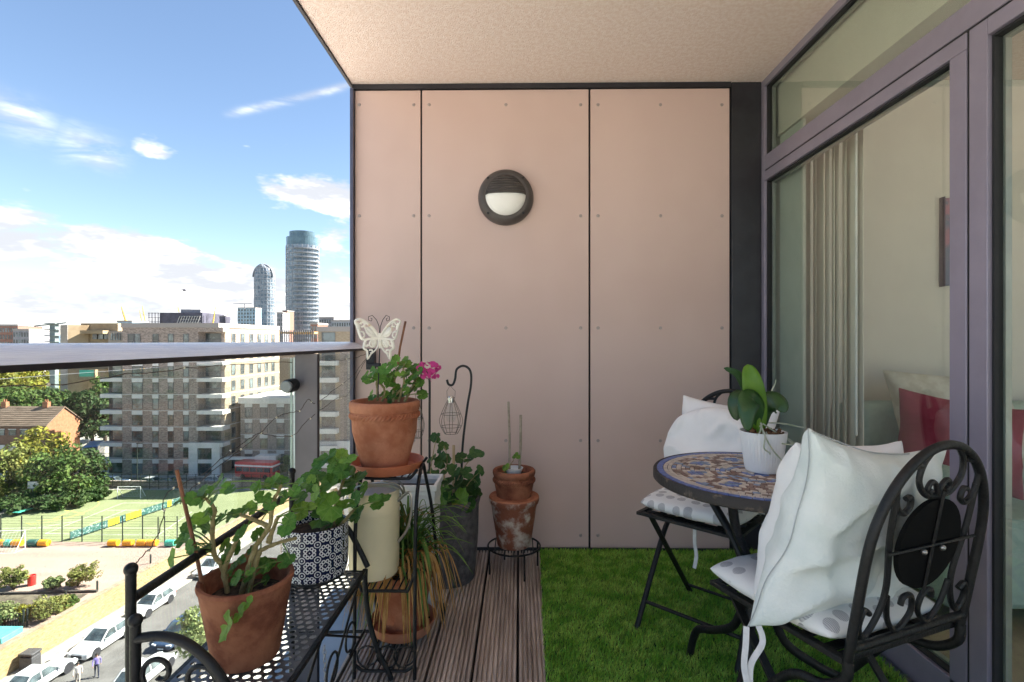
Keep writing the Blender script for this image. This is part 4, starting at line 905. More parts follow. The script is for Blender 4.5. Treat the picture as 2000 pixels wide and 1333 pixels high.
# estate wall and railings behind the pitch, lamp post
eb = empty('estate_fence', (-60, 87, GZ), 'dark steel railings along the far end of the pitch', 'fence'); 
for i in range(26): x_ = -73+i*1.6; MB().box(x_-.04, x_+.04, 87.0, 87.08, GZ, GZ+2.6).build('post', fence_m, eb, smooth=False)
t_ = MB()
for k in range(4): t_.box(-73, -33, 87.02, 87.06, GZ+.4+k*.7, GZ+.45+k*.7)
t_.build('rail', fence_m, eb, smooth=False)
t_ = empty('lamp_post', G(268, 950), 'slim dark lamp post in front of the apartment block', 'lamp post'); q = G(268, 950); MB().tube([q, q+Vector((0, 0, 7.5))], [.09, .05], 8).build('pole', fence_m, t_); MB().obox(q+Vector((.4, 0, 7.5)), (1.0, .2, .12)).build('lamp_head', fence_m, t_)
sw = MB().box(-90, wx(60)-.0-6, 87.6, 88.0, GZ, GZ+1.2); tag(sw.build('low_wall', brick_g, None, (-60, 87.8, GZ), smooth=False), 'low grey brick wall in front of the apartment block', 'wall')
# ================================================================== VEHICLES AND PEOPLE
car_glass = mat('car_glass', (.03, .04, .045), .08, col2=(.10, .13, .14), vs_=1.2, spec=.8); tyre_m = mat('tyre', (.02, .02, .02), .85); rim_m = mat('rim', (.5, .5, .52), .3, .8)
head_m = mat('headlight', (.75, .78, .80), .15, spec=.8); tail_m = mat('taillight', (.45, .02, .02), .3); grille_m = mat('grille', (.03, .03, .035), .5)
def paint(name, c): return mat(name, c, .28, .0, var=.02, spec=.5, coat=.6)
def make_car(name, label, loc, rz, pm_, L=4.5, Wd=1.85, Hh=1.5, suv=False, hatch=True):
    """local: nose towards -y; body lofted from stations, glass set between belt and roof"""
    e = empty(name, loc, label, 'car'); hb_ = Hh*(.60 if suv else .58); z0 = .22
    st = [(-.50, .78, .30, .50), (-.485, .92, .22, .55), (-.42, .97, z0, .63), (-.30, 1.0, z0, .68), (-.20, 1.0, z0, .72), (-.185, 1.0, z0, .73), (.0, 1.0, z0, .74), (.02, 1.0, z0, .745), (.20, 1.0, z0, .76), (.22, 1.0, z0, .765), (.36, .99, z0, .78), (.45, .97, z0, .78), (.49, .93, .28, .70), (.50, .86, .34, .55)]
    k = hb_/.73; b = MB(); vs_ = []; n = 9
    for (t, w, zb, zt) in st:
        hw = Wd/2*w; zt *= k
        ring = [(-hw*.85, zb), (-hw, zb+.14), (-hw, zb+(zt-zb)*.6), (-hw*.96, zt-.03), (-hw*.82, zt), (hw*.82, zt), (hw*.96, zt-.03), (hw, zb+(zt-zb)*.6), (hw, zb+.14), (hw*.85, zb)]
        vs_ += [(x_, t*L, z_) for x_, z_ in ring]
    m = 10; fs = [(i*m+j, i*m+(j+1) % m, (i+1)*m+(j+1) % m, (i+1)*m+j) for i in range(len(st)-1) for j in range(m)] + [tuple(range(m))[::-1], tuple((len(st)-1)*m+j for j in range(m))]
    b.add(vs_, [f[::-1] for f in fs])
    # roof and pillars
    yA, yB, yC, yD = -.20*L, -.03*L, (.34 if hatch else .24)*L, (.46 if hatch else .40)*L
    zb = .735*k; zr = Hh; wb, wr_ = Wd/2*.90, Wd/2*.72
    R_ = [(-wr_, yB, zr-.05), (wr_, yB, zr-.05), (wr_*.98, yC, zr-.06), (-wr_*.98, yC, zr-.06), (-wr_*.9, (yB+yC)/2, zr), (wr_*.9, (yB+yC)/2, zr)]
    b.add(R_, [(0, 1, 5, 4), (4, 5, 2, 3), (0, 4, 3), (1, 2, 5)])
    o = b.build('body', pm_, None, None); o.parent = e; o.modifiers.new('bev', 'BEVEL').width = .035; o.modifiers['bev'].segments = 2; o.modifiers['bev'].limit_method = 'ANGLE'
    pl = MB()
    P4 = [(-wb, yA, zb), (wb, yA, zb), (wb, yD, zb+.02), (-wb, yD, zb+.02)]; T4 = [(-wr_, yB, zr-.05), (wr_, yB, zr-.05), (wr_*.98, yC, zr-.06), (-wr_*.98, yC, zr-.06)]
    for p, q in zip(P4, T4): pl.bar(p, q, .09, .07)
    for sx in (-1, 1):
        pm1 = (sx*wb, .10*L, zb); pl.bar(pm1, (sx*wr_*.99, .10*L, zr-.05), .08, .05); pl.bar((sx*wr_, yB, zr-.05), (sx*wr_*.98, yC, zr-.06), .07, .07)
    o = pl.build('pillar', pm_, None); o.parent = e
    for nm_, q in (('windscreen', (P4[0], P4[1], T4[1], T4[0])), ('rear_window', (P4[2], P4[3], T4[3], T4[2])), ('side_window', (P4[1], P4[2], T4[2], T4[1])), ('side_window', (P4[3], P4[0], T4[0], T4[3]))):
        o = MB().add(q, [(0, 1, 2, 3)]).build(nm_, car_glass, None, smooth=False); o.parent = e
    wm = MB().tube([(-.11, 0, 0), (.11, 0, 0)], .34, 22); wm2 = MB().tube([(-.112, 0, 0), (.112, 0, 0)], .24, 14)
    for k2 in range(5): a = k2*2*math.pi/5; wm2.bar((.0, 0, 0), (0, .22*math.cos(a), .22*math.sin(a)), .06, .24)
    t_me, r_me = wm.mesh('wheel', tyre_m), wm2.mesh('rim', rim_m)
    ar_ = MB().tube([(-.02, 0, 0), (.02, 0, 0)], .40, 22).mesh('wheel_arch', grille_m)
    for sx in (-1, 1):
        for ty in (-.32, .31):
            w_ = inst('wheel', t_me, e, (sx*(Wd/2-.11), ty*L, .34)); inst('rim', r_me, w_); inst('wheel_arch', ar_, e, (sx*(Wd/2-.012), ty*L, .38))
        o = MB().obox((sx*Wd*.36, -.487*L, .50*k), (.42, .12, .13), Euler((0, 0, sx*.25)).to_matrix()).build('headlight', head_m, None, bevel=.03); o.parent = e
        o = MB().obox((sx*Wd*.38, .488*L, .62*k), (.30, .10, .16)).build('taillight', tail_m, None, bevel=.02); o.parent = e
        o = MB().obox((sx*(Wd/2+.06), yA+.25, zb+.06), (.20, .10, .13)).build('door_mirror', pm_, None, bevel=.03); o.parent = e
        for yy in (.09, .27): o = MB().obox((sx*(Wd/2+.003), yy*L-.2, zb-.14), (.02, .16, .03)).build('door_handle', pm_, None); o.parent = e
    o = MB().obox((0, -.493*L, .36*k), (Wd*.50, .09, .24 if suv else .14)).build('grille', grille_m, None, bevel=.02); o.parent = e
    o = MB().obox((0, -.506*L, .32), (.5, .03, .11)).build('number_plate', white_paint, None); o.parent = e
    e.rotation_euler = (0, 0, rz); return e
wht = paint('car_white', (.56, .56, .56)); slv = paint('car_silver', (.42, .43, .44)); blu = paint('car_navy', (.035, .06, .11)); gry = paint('car_grey', (.16, .17, .19)); redp = paint('bus_red', (.55, .03, .035))
road_rz = -.09
def kerb_car(px, py, name, label, p_, rz=road_rz, **kw):
    q = G(px, py); return make_car(name, label, (q.x, q.y, GZ), rz, p_, **kw)
kerb_car(200, 1262, 'parked_car', 'white off-road style car with dark grille parked beside the wall', wht, L=4.6, Wd=1.9, Hh=1.58, suv=True)
kerb_car(296, 1190, 'parked_car', 'white hatchback parked behind the white off-road style car', wht, L=4.2, Wd=1.8, Hh=1.48)
kerb_car(415, 1115, 'parked_car', 'silver car parked at the far end of the kerb row', slv, L=4.3, Wd=1.8, Hh=1.45, hatch=False)
kerb_car(75, 1338, 'parked_car', 'silver grey saloon parked beside the dark street bin', slv, rz=road_rz+math.pi, L=4.6, Wd=1.85, Hh=1.42, hatch=False)
kerb_car(352, 1246, 'parked_car', 'dark navy car parked across the road by the pale tree', blu, L=4.3, Wd=1.8, Hh=1.45)
kerb_car(285, 1325, 'parked_car', 'white car parked across the road with people behind it', wht, L=4.3, Wd=1.82, Hh=1.48, rz=road_rz+math.pi)
def small_car(px, py, label, p_, rz): q = G(px, py); make_car('parked_car', label, (q.x, q.y, GZ+.13), rz, p_, L=4.2, Wd=1.78, Hh=1.46)
small_car(190, 946, 'white car parked under the trees behind the pitch corner', wht, R(70))
small_car(335, 950, 'dark grey car on the street before the entrance portal', gry, R(90)); small_car(225, 948, 'dark car beside the white car under the trees', blu, R(90))
small_car(300, 950, 'silver car on the street left of the dark grey car', slv, R(90)); small_car(425, 946, 'silver car on the street right of the entrance portal', slv, R(88))
def bus(px, py, label, L, p_, stripe, rz, Hh=4.3):
    q = G(px, py); e = empty('bus', (q.x, q.y, GZ+.12), label, 'bus'); W2 = 1.25
    o = MB().box(-W2, W2, -L/2, L/2, .35, Hh).build('body', p_, None, bevel=.18, seg=3); o.parent = e
    for z0_, z1_ in ((1.4, 2.1), (3.0, 3.8)) if Hh > 3.5 else ((1.4, 2.2),):
        for sx in (-1, 1):
            n_ = int(L/1.3)
            for k in range(n_): y_ = -L/2+.4+k*(L-.6)/n_; o = MB().box(sx*W2-.012, sx*W2+.012, y_, y_+(L-.6)/n_-.12, z0_, z1_).build('window', car_glass, None, smooth=False); o.parent = e
        for sy in (-1, 1): o = MB().box(-W2+.15, W2-.15, sy*L/2-.012, sy*L/2+.012, z0_, z1_).build('windscreen', car_glass, None, smooth=False); o.parent = e
    o = MB().box(-W2-.01, W2+.01, -L/2-.01, L/2+.01, 2.3, 2.65).build('stripe', stripe, None, bevel=.05); o.parent = e
    wm = MB().tube([(-.15, 0, 0), (.15, 0, 0)], .48, 16).mesh('wheel', tyre_m)
    for sx in (-1, 1):
        for ty in (-.32, .28): inst('wheel', wm, e, (sx*(W2-.13), ty*L, .48))
    e.rotation_euler = (0, 0, rz)
bus(503, 935, 'red bus passing the end of the brick wing', 7.5, redp, white_paint, R(82), 3.1)
bus(183, 905, 'blue and red bus parked behind the trees', 7.0, paint('bus_blue', (.10, .22, .50)), redp, R(30), 4.0)

skin_m = mat('skin', (.42, .25, .18), .6); hair_m = mat('hair_dark', (.02, .015, .012), .7)
def person(px, py, label, top_m, leg_m, rz, stride=.16):
    q = G(px, py); e = empty('person', (q.x, q.y, GZ), label, 'person')
    J = {'pel': (0, 0, .95), 'wst': (0, 0, 1.12), 'chs': (0, .01, 1.35), 'nck': (0, 0, 1.50), 'hd': (0, -.02, 1.60), 'tp': (0, -.02, 1.72)}
    for s_, n_ in ((-1, 'l'), (1, 'r')):
        J.update({'sh'+n_: (s_*.19, 0, 1.42), 'el'+n_: (s_*.25, s_*.06, 1.15), 'wr'+n_: (s_*.24, -.10+s_*.1, .93), 'hn'+n_: (s_*.235, -.13+s_*.1, .85), 'hp'+n_: (s_*.09, 0, .90), 'kn'+n_: (s_*.10, -s_*stride*.6-.03, .50), 'an'+n_: (s_*.10, -s_*stride, .08), 'ft'+n_: (s_*.11, -s_*stride-.17, .04)})
    Rr = {'pel': .14, 'wst': .125, 'chs': .15, 'nck': .055, 'hd': .095, 'tp': .075}
    for n_ in 'lr': Rr.update({'sh'+n_: .065, 'el'+n_: .045, 'wr'+n_: .032, 'hn'+n_: .035, 'hp'+n_: .10, 'kn'+n_: .065, 'an'+n_: .045, 'ft'+n_: .04})
    E = [('pel', 'wst'), ('wst', 'chs'), ('chs', 'nck'), ('nck', 'hd'), ('hd', 'tp')] + [x_ for n_ in 'lr' for x_ in (('chs', 'sh'+n_), ('sh'+n_, 'el'+n_), ('el'+n_, 'wr'+n_), ('wr'+n_, 'hn'+n_), ('pel', 'hp'+n_), ('hp'+n_, 'kn'+n_), ('kn'+n_, 'an'+n_), ('an'+n_, 'ft'+n_))]
    ks = list(J); me_ = bpy.data.meshes.new('body'); me_.from_pydata([J[k] for k in ks], [(ks.index(a), ks.index(b)) for a, b in E], [])
    o = bpy.data.objects.new('body', me_); COL.objects.link(o)
    sk = o.modifiers.new('skin', 'SKIN'); lay = me_.skin_vertices[0] if len(me_.skin_vertices) else None
    if lay is None: bpy.context.view_layer.objects.active = o; bpy.ops.mesh.customdata_skin_add(); lay = me_.skin_vertices[0]
    for i, k in enumerate(ks): lay.data[i].radius = (Rr[k], Rr[k]*.85); lay.data[i].use_root = (k == 'pel')
    o.modifiers.new('sub', 'SUBSURF').render_levels = 2
    dg_ = bpy.context.evaluated_depsgraph_get(); m2 = bpy.data.meshes.new_from_object(o.evaluated_get(dg_)); bpy.data.objects.remove(o)
    m2.materials.clear(); [m2.materials.append(x_) for x_ in (skin_m, top_m, leg_m)]
    for pg in m2.polygons:
        c = pg.center; pg.material_index = 2 if (c.z < .98 and abs(c.x) < .21) else (1 if c.z < 1.48 and c.z > .97 else 0); pg.use_smooth = True
    b_ = inst('body', m2, e)
    hh = MB().ball((0, .015, 1.665), .108, 14, 10, sc=(.92, 1.0, .98)); hh.f = [f for f in hh.f if not all(hh.v[i][2] < 1.66 and hh.v[i][1] < -.02 for i in f)]
    o = hh.build('hair', hair_m, None); o.parent = e
    for s_ in (-1, 1): o = MB().ball((s_*.035, -.115, 1.62), .011, 6, 5).build('eye', hair_m, None); o.parent = e
    e.rotation_euler = (0, 0, rz)
person(189, 1322, 'person with dark hair and a violet top walking on the road', mat('violet_top', (.20, .16, .42), .8), mat('dark_jeans', (.03, .035, .06), .8), R(40))
person(152, 1340, 'person in pale clothes walking behind the violet top walker', mat('pale_top', (.62, .56, .52), .8), mat('beige_trousers', (.40, .34, .28), .8), R(35))
# ================================================================== TABLE AND CHAIRS
TC = Vector((.70, 1.525, 0)); TZ, TR = .71, .292
tb_ = empty('mosaic_table', TC, 'round mosaic bistro table with blue tile border and black iron legs', 'table')
wornedge = mat('worn_edge', (.035, .03, .028), .6, .2, col2=(.20, .15, .11), vs_=30, lo=.55, hi=.75, bump=.4, bs=60)
MB().lathe([(TR-.02, TZ-.030), (TR-.004, TZ-.030), (TR, TZ-.026), (TR, TZ-.004), (TR-.003, TZ), (TR-.008, TZ), (TR-.009, TZ-.003)], 72, TC).build('table_rim', wornedge, tb_)
MB().lathe([(0, TZ-.028), (TR-.01, TZ-.028), (TR-.01, TZ-.0035), (0, TZ-.0035)], 64, TC).build('table_top', mat('grout', (.52, .47, .43), .9, var=.15, vs_=30), tb_)
tile_c = [mat('tile_blue', (.085, .15, .42), .35, var=.3, vs_=40), mat('tile_slate', (.20, .28, .42), .4, var=.25, vs_=40), mat('tile_cream', (.62, .54, .46), .45, var=.12, vs_=40), mat('tile_brown', (.23, .135, .10), .45, var=.25, vs_=40), mat('tile_taupe', (.40, .31, .25), .45, var=.2, vs_=40)]
def tile_verts(r0, r1, a0, a1, z0, z1):
    g = .0011; r0 += g; r1 -= g; rm = (r0+r1)/2; d = g/rm; a0 += d; a1 -= d
    q = [(r*math.cos(a), r*math.sin(a)) for r, a in ((r0, a0), (r1, a0), (r1, a1), (r0, a1))]
    return [(x_, y_, z0) for x_, y_ in q]+[(x_*.999, y_*.999, z1) for x_, y_ in q], [(4, 5, 6, 7), (0, 1, 5, 4), (1, 2, 6, 5), (2, 3, 7, 6), (3, 0, 4, 7)]
NB = 62; bt = MB().add(*tile_verts(TR-.029, TR-.010, 0, 2*math.pi/NB, TZ-.004, TZ+.0002)).mesh('border_tile', tile_c[0], smooth=False)
rs = random.Random(2)
for i in range(NB): inst('border_tile', bt, tb_, (0, 0, rs.uniform(-.0006, .0003)), (0, 0, 2*math.pi*i/NB))
fld = MB(); r_ = TR-.0295
def tcol(x_, y_):
    r = math.hypot(x_, y_); a = math.atan2(y_, x_)
    if r > TR-.049: return 2
    k = round(a/(math.pi/4))*math.pi/4; d = math.hypot(x_-.172*math.cos(k), y_-.172*math.sin(k))
    u = rs.random()
    if d < .026: return 0 if u < .6 else 1
    if d < .044: return 2 if u < .85 else 4
    if d < .064: return 3 if u < .7 else 4
    if d < .080: return 2 if u < .7 else 1
    if r < .045: return 0 if u < .5 else 2
    if r < .075: return 3 if u < .6 else 2
    return (1 if u < .42 else 3 if u < .62 else 2 if u < .85 else 0)
while r_ > .012:
    w = rs.uniform(.012, .0165); r0 = max(r_-w, .002); n_ = max(5, int(2*math.pi*(r_-w/2)/rs.uniform(.017, .022))); a = rs.random()
    for i in range(n_):
        a0, a1 = a+2*math.pi*i/n_, a+2*math.pi*(i+1)/n_; am = (a0+a1)/2; rm = (r0+r_)/2
        v, f = tile_verts(r0, r_, a0, a1, TZ-.004, TZ-.0003+rs.uniform(-.0007, .0004)); fld.add([(x_+TC.x, y_+TC.y, z_) for x_, y_, z_ in v], f, tcol(rm*math.cos(am), rm*math.sin(am)))
    r_ = r0
tag(fld.build('mosaic_tiles', tile_c, tb_, smooth=False), kind='stuff')
for k in range(3):
    a = R(112+120*k); u = Vector((math.cos(a), math.sin(a), 0)); P = lambda r, z: TC+u*r+Vector((0, 0, z))
    MB().tube(spline([P(.235, TZ-.034), P(.20, .60), P(.10, .50), P(.045, .42), P(.04, .34), P(.08, .22), P(.17, .155), P(.25, .11), P(.285, .0)], 6), .0125, 10).build('leg', black_iron, tb_)
MB().tube(arc(TC+Vector((0, 0, .40)), .052, 0, 2*math.pi, 24, ((1, 0, 0), (0, 1, 0)))[:-1], .007, 8, closed=True).build('leg_ring', black_iron, tb_)
MB().tube(arc(TC+Vector((0, 0, TZ-.036)), .225, 0, 2*math.pi, 36, ((1, 0, 0), (0, 1, 0)))[:-1], .006, 8, closed=True).build('support_ring', black_iron, tb_)

def scroll(c, r, a0, turns, sgn=1, n=26, shrink=.28):
    """flat spiral in the x,z plane of a chair back: list of (x, z)"""
    out = []
    for i in range(n+1):
        t = i/n; rr = r*(1-(1-shrink)*t); a = a0+sgn*turns*2*math.pi*t; out.append((c[0]+rr*math.cos(a), c[1]+rr*math.sin(a)))
    return out
def make_chair(name, label, loc, rz):
    e = empty(name, loc, label, 'chair'); W = .185; SZ = .45
    def add(nm_, mb, m=black_iron, par=None, **kw):
        o = mb.build(nm_, m, None, None, **kw); o.parent = par or e; return o
    by = lambda z: .190 + (z-SZ)*.17               # the back leans away
    # outer hoop: both uprights and the arch in one bent tube
    hoop = [(W, SZ-.0), (W, .56), (W*1.0, .66)] + [(W*math.cos(a), .66+.225*math.sin(a)) for a in np.linspace(.25, math.pi-.25, 15)] + [(-W, .66), (-W, .56), (-W, SZ)]
    path = [Vector((x_, by(z_), z_)) for x_, z_ in hoop]
    low = lambda s_: [Vector((s_*W, .19, SZ)), Vector((s_*W, .185, .41)), Vector((s_*W, .14, .372)), Vector((s_*W, .06, .345)), Vector((s_*W, -.03, .24)), Vector((s_*W, -.19, .012))]
    add('back_hoop', MB().tube(spline(path, 3), .0095, 10))
    for s_ in (-1, 1):
        add('front_leg', MB().tube(spline(low(s_), 5), .0105, 10))
        b = MB(); b.bar((s_*(W-.022), -.135, .432), (s_*(W-.022), .225, .008), .022, .007); add('rear_leg', b)
        add('foot_cap', MB().tube([(s_*W, -.187, .014), (s_*W, -.192, .0)], .0125, 10))
    add('stretcher', MB().tube([(-W, -.135, .09), (W, -.135, .09)], .007, 8)); add('stretcher', MB().tube([(-W+.022, .19, .05), (W-.022, .19, .05)], .006, 8))
    add('back_rail', MB().tube([(-W, by(.475), .475), (W, by(.475), .475)], .009, 10))
    # scrolls of the back
    def sc_(pts2, r=.0058): return MB().tube([(x_, by(z_), z_) for x_, z_ in pts2], r, 8)
    for s_ in (-1, 1):
        m = lambda L_: [(s_*x_, z_) for x_, z_ in L_]
        for L2, r2 in (([(.0, .777), (.04, .784), (.068, .815), (.064, .850), (.042, .876)], .006), ([(.0, .777), (.010, .802), (.026, .810), (.036, .796), (.027, .786), (.021, .794)], .0052), ([(.070, .848), (.106, .842), (.129, .812), (.124, .772), (.100, .752), (.082, .764), (.086, .784), (.099, .782)], .006)):
            add('scroll', sc_(m([(p.x, p.y) for p in spline([Vector((a_, b_, 0)) for a_, b_ in L2], 6)]), r2))
        add('side_bar', sc_(m(spline([Vector((.128, .79, 0)), Vector((.125, .70, 0)), Vector((.108, .60, 0)), Vector((.118, .54, 0)), Vector((.150, .505, 0)), Vector((.172, .53, 0)), Vector((.165, .562, 0)), Vector((.146, .552, 0))], 5) and [(p.x, p.y) for p in spline([Vector((.128, .79, 0)), Vector((.125, .70, 0)), Vector((.108, .60, 0)), Vector((.118, .54, 0)), Vector((.150, .495, 0)), Vector((.172, .52, 0)), Vector((.165, .555, 0)), Vector((.146, .545, 0))], 5)]), .0062))
        add('scroll', sc_(m([(p.x, p.y) for p in spline([Vector((.100, .575, 0)), Vector((.085, .52, 0)), Vector((.05, .488, 0)), Vector((.012, .52, 0)), Vector((.02, .56, 0)), Vector((.045, .562, 0)), Vector((.05, .545, 0))], 5)])))
    dc = MB(); n = 36; rr_ = .098
    for dy, flip in ((-.004, 1), (.006, 0)):
        vs_ = [(rr_*math.cos(2*math.pi*k/n), by(.675+rr_*math.sin(2*math.pi*k/n))+dy, .675+rr_*math.sin(2*math.pi*k/n)) for k in range(n)]; dc.add(vs_, [tuple(range(n))[::-1] if flip else tuple(range(n))])
    b0 = 0; dc.f += [(k, (k+1) % n, n+(k+1) % n, n+k) for k in range(n)]; dc.mi += [0]*n
    disc = add('medallion', dc, mat('medallion_black', (.006, .006, .006), .85, spec=.1))
    add('disc_brace', MB().tube([(-.14, by(.675)+.011, .675), (.14, by(.675)+.011, .675)], .0032, 6), black_iron, disc); add('disc_brace', MB().tube([(0, by(.56)+.011, .565), (0, by(.79)+.011, .79)], .0032, 6), black_iron, disc)
    for s_ in (-1, 1): add('bolt', MB().ball((s_*.03, by(.665)+.013, .665), .006, 8, 6), rivet_m, disc)
    # seat: flat iron frame with slats
    for (x0, x1, y0, y1) in ((-W-.004, -W+.016, -.19, .18), (W-.016, W+.004, -.19, .18), (-W+.016, W-.016, -.19, -.168), (-W+.016, W-.016, .158, .18)): add('seat_frame', MB().box(x0, x1, y0, y1, .436, .4485), bevel=.002)
    for i in range(6): y_ = -.14+i*.055; add('slat', MB().box(-W+.016, W-.016, y_-.012, y_+.012, .4405, .4445))
    for i in range(4): x_ = -.108+i*.072; add('slat', MB().box(x_-.012, x_+.012, -.168, .158, .4448, .4478))
    e.rotation_euler = (0, 0, rz); return e
rivet_m = mat('bolt_steel', (.35, .34, .33), .4, .8)
CA, RA = Vector((.712, 1.96, .006)), -.742; CB, RB_ = Vector((.762, 1.286, .006)), -2.755
make_chair('folding_chair', 'black iron folding chair with round white back cushion behind the table', CA, RA)
make_chair('folding_chair', 'black iron folding chair with scrolled back and black medallion by the glass door', CB, RB_)
def dots_mat():
    m = bpy.data.materials.new('dotted_fabric'); m.use_nodes = True; t = NT(m.node_tree); p = t.n['Principled BSDF']; p.inputs['Roughness'].default_value = .9; p.inputs['Specular IOR Level'].default_value = .15
    co = t.node('ShaderNodeTexCoord').outputs['Object']; v = t.node('ShaderNodeTexVoronoi', voronoi_dimensions='2D'); t.put(v.inputs['Vector'], t.mapping(co, (1, 1, 1))); v.inputs['Scale'].default_value = 21; v.inputs['Randomness'].default_value = .55
    d = t.smooth(v.outputs['Distance'], .34, .31); w = t.node('ShaderNodeTexWave'); t.put(w.inputs[0], co); w.inputs['Scale'].default_value = 75; w.inputs['Distortion'].default_value = 2.5
    sep = t.node('ShaderNodeSeparateColor'); t.put(sep.inputs[0], v.outputs['Color']); pick = t.smooth(sep.outputs[0], .25, .3)
    f = t.m('MULTIPLY', t.m('MULTIPLY', d, pick), t.m('ADD', .35, t.m('MULTIPLY', w.outputs[0], .6)))
    t.put(p.inputs['Base Color'], t.mix(f, (.80, .80, .79, 1), (.33, .33, .35, 1)))
    b = t.node('ShaderNodeBump'); b.inputs['Strength'].default_value = .12; b.inputs['Distance'].default_value = .01; t.put(b.inputs['Height'], t.noise(co, 200, 3)); t.put(p.inputs['Normal'], b.outputs[0]); return m
dots = dots_mat(); mint = mat('mint_cotton', (.66, .72, .70), .92, col2=(.79, .82, .80), vs_=5, bump=.22, bs=160, spec=.12)
def seat_cushion(c, rz, label, seed):
    b = MB(); n = 26; vs_ = []; w, h, t_ = .385, .375, .062; rs = random.Random(seed)
    tuft = [(-.33, -.33), (.33, -.33), (-.33, .33), (.33, .33)]
    for side in (1, -1):
        for i in range(n+1):
            for j in range(n+1):
                u, v = -1+2*i/n, -1+2*j/n; uu = u*math.sqrt(1-v*v*.12); vv = v*math.sqrt(1-u*u*.12)
                e = (max(0, 1-abs(u)**5)*max(0, 1-abs(v)**5))**.5
                dip = sum(math.exp(-((u-a)**2+(v-b_)**2)/.02) for a, b_ in tuft)
                z = t_/2*e*(1-.55*min(1, dip))*(1+.12*mnoise.noise(Vector((u*3+seed, v*3, side)))) + .004*mnoise.noise(Vector((u*7+seed, v*7, side)))*e
                vs_.append((uu*w/2, vv*h/2, side*z))
    m = (n+1)**2; fs = []
    for i in range(n):
        for j in range(n):
            a = i*(n+1)+j; q = (a, a+n+1, a+n+2, a+1); fs.append(q); fs.append(tuple(k+m for k in q)[::-1])
    b.add(vs_, fs); o = inst('seat_cushion', b.mesh('seat_cushion', dots), None, c, (0, 0, rz)); finish_soft(o); return tag(o, label, 'cushion')
def CW(C, rz, x_, y_, z_): c, s_ = math.cos(rz), math.sin(rz); return Vector((C.x+x_*c-y_*s_, C.y+x_*s_+y_*c, z_))
seat_cushion(CW(CA, RA, 0, -.01, .490), RA, 'dotted white seat cushion on the chair behind the table', 5)
seat_cushion(CW(CB, RB_, .02, -.01, .490), RB_, 'dotted white seat cushion under the pale mint pillow', 9)
def lean(rz, lx, roll=0.0): return (Matrix.Rotation(rz, 4, 'Z') @ Matrix.Rotation(-lx, 4, 'X') @ Matrix.Rotation(roll, 4, 'Y')).to_euler()
soft('pillow', pillow_mb(.40, .42, .13, 31, n=26, wr=.02, pinch=.10), white_cloth, CW(CA, RA, .0, .150, .655), lean(RA, .20, R(4)), 'square white pillow with pointed corners behind the round cushion', 'pillow')
soft('round_cushion', pillow_mb(.43, .40, .15, 33, n=30, wr=.026, roundness=1.0), white_cloth, CW(CA, RA, .015, .055, .648), lean(RA, .16), 'plump round white cushion leaning on the chair behind the table', 'cushion')
soft('pillow', pillow_mb(.39, .41, .18, 35, n=26, wr=.022, pinch=.16), white_cloth, CW(CB, RB_, .02, .03, .672), lean(RB_, .22, R(-4)), 'white pillow squeezed in front of the pale mint pillow', 'pillow')
pm2 = pillow_mb(.50, .47, .165, 37, n=34, wr=.030, pinch=.20)
P2 = soft('pillow', pm2, mint, CW(CB, RB_, .030, .092, .662), lean(RB_, .22, R(-9)), 'pale mint pillow with stitched seams and hanging ties on the near chair', 'pillow')
tie_m = mat('tie_fabric', (.70, .69, .70), .9, var=.06, vs_=60)
M2 = Matrix.Translation(P2.location) @ P2.rotation_euler.to_matrix().to_4x4(); inv = M2.inverted()
for k in range(2):
    c0 = M2 @ Vector(pillow_pt(1-.10*k, -.985, 1, *pm2.args)); P3 = spline([c0+Vector((0, 0, .004)), c0+Vector((-.004+.01*k, -.006, -.03)), c0+Vector((-.010-.012*k, -.012, -.075)), c0+Vector((-.004-.02*k, -.016, -.115-.02*k))], 6)
    o = MB().tube([inv @ p for p in P3], .0032, 6, flat=2.2).build('tie', tie_m, None); o.parent = P2
seam_m = mat('seam_thread', (.42, .45, .46), .9)
for path in ([(1.0, .97), (1.0, .5), (1.0, 0), (1.0, -.5), (1.0, -.97)], [(.98, .96), (.6, 1.0), (.2, 1.0), (-.4, 1.0)]):
    Q = spline([Vector((u, v, 0)) for u, v in path], 8); o = MB().tube([Vector(pillow_pt(q.x, q.y, 1, *pm2.args))+Vector((0, .0006, 0)) for q in Q], .0013, 6).build('seam', seam_m, None); o.parent = P2
p0 = at(1357, 1045, Y=1.93); ct = MB().tube(spline([p0+Vector((0, 0, .03)), p0+Vector((0, 0, -.03)), p0+Vector((.006, 0, -.08)), p0+Vector((-.002, 0, -.125))], 5), .0035, 6, flat=2.2).build('cushion_tie', tie_m, None, p0); tag(ct, 'white fabric tie hanging below the seat of the rear chair', 'tie')

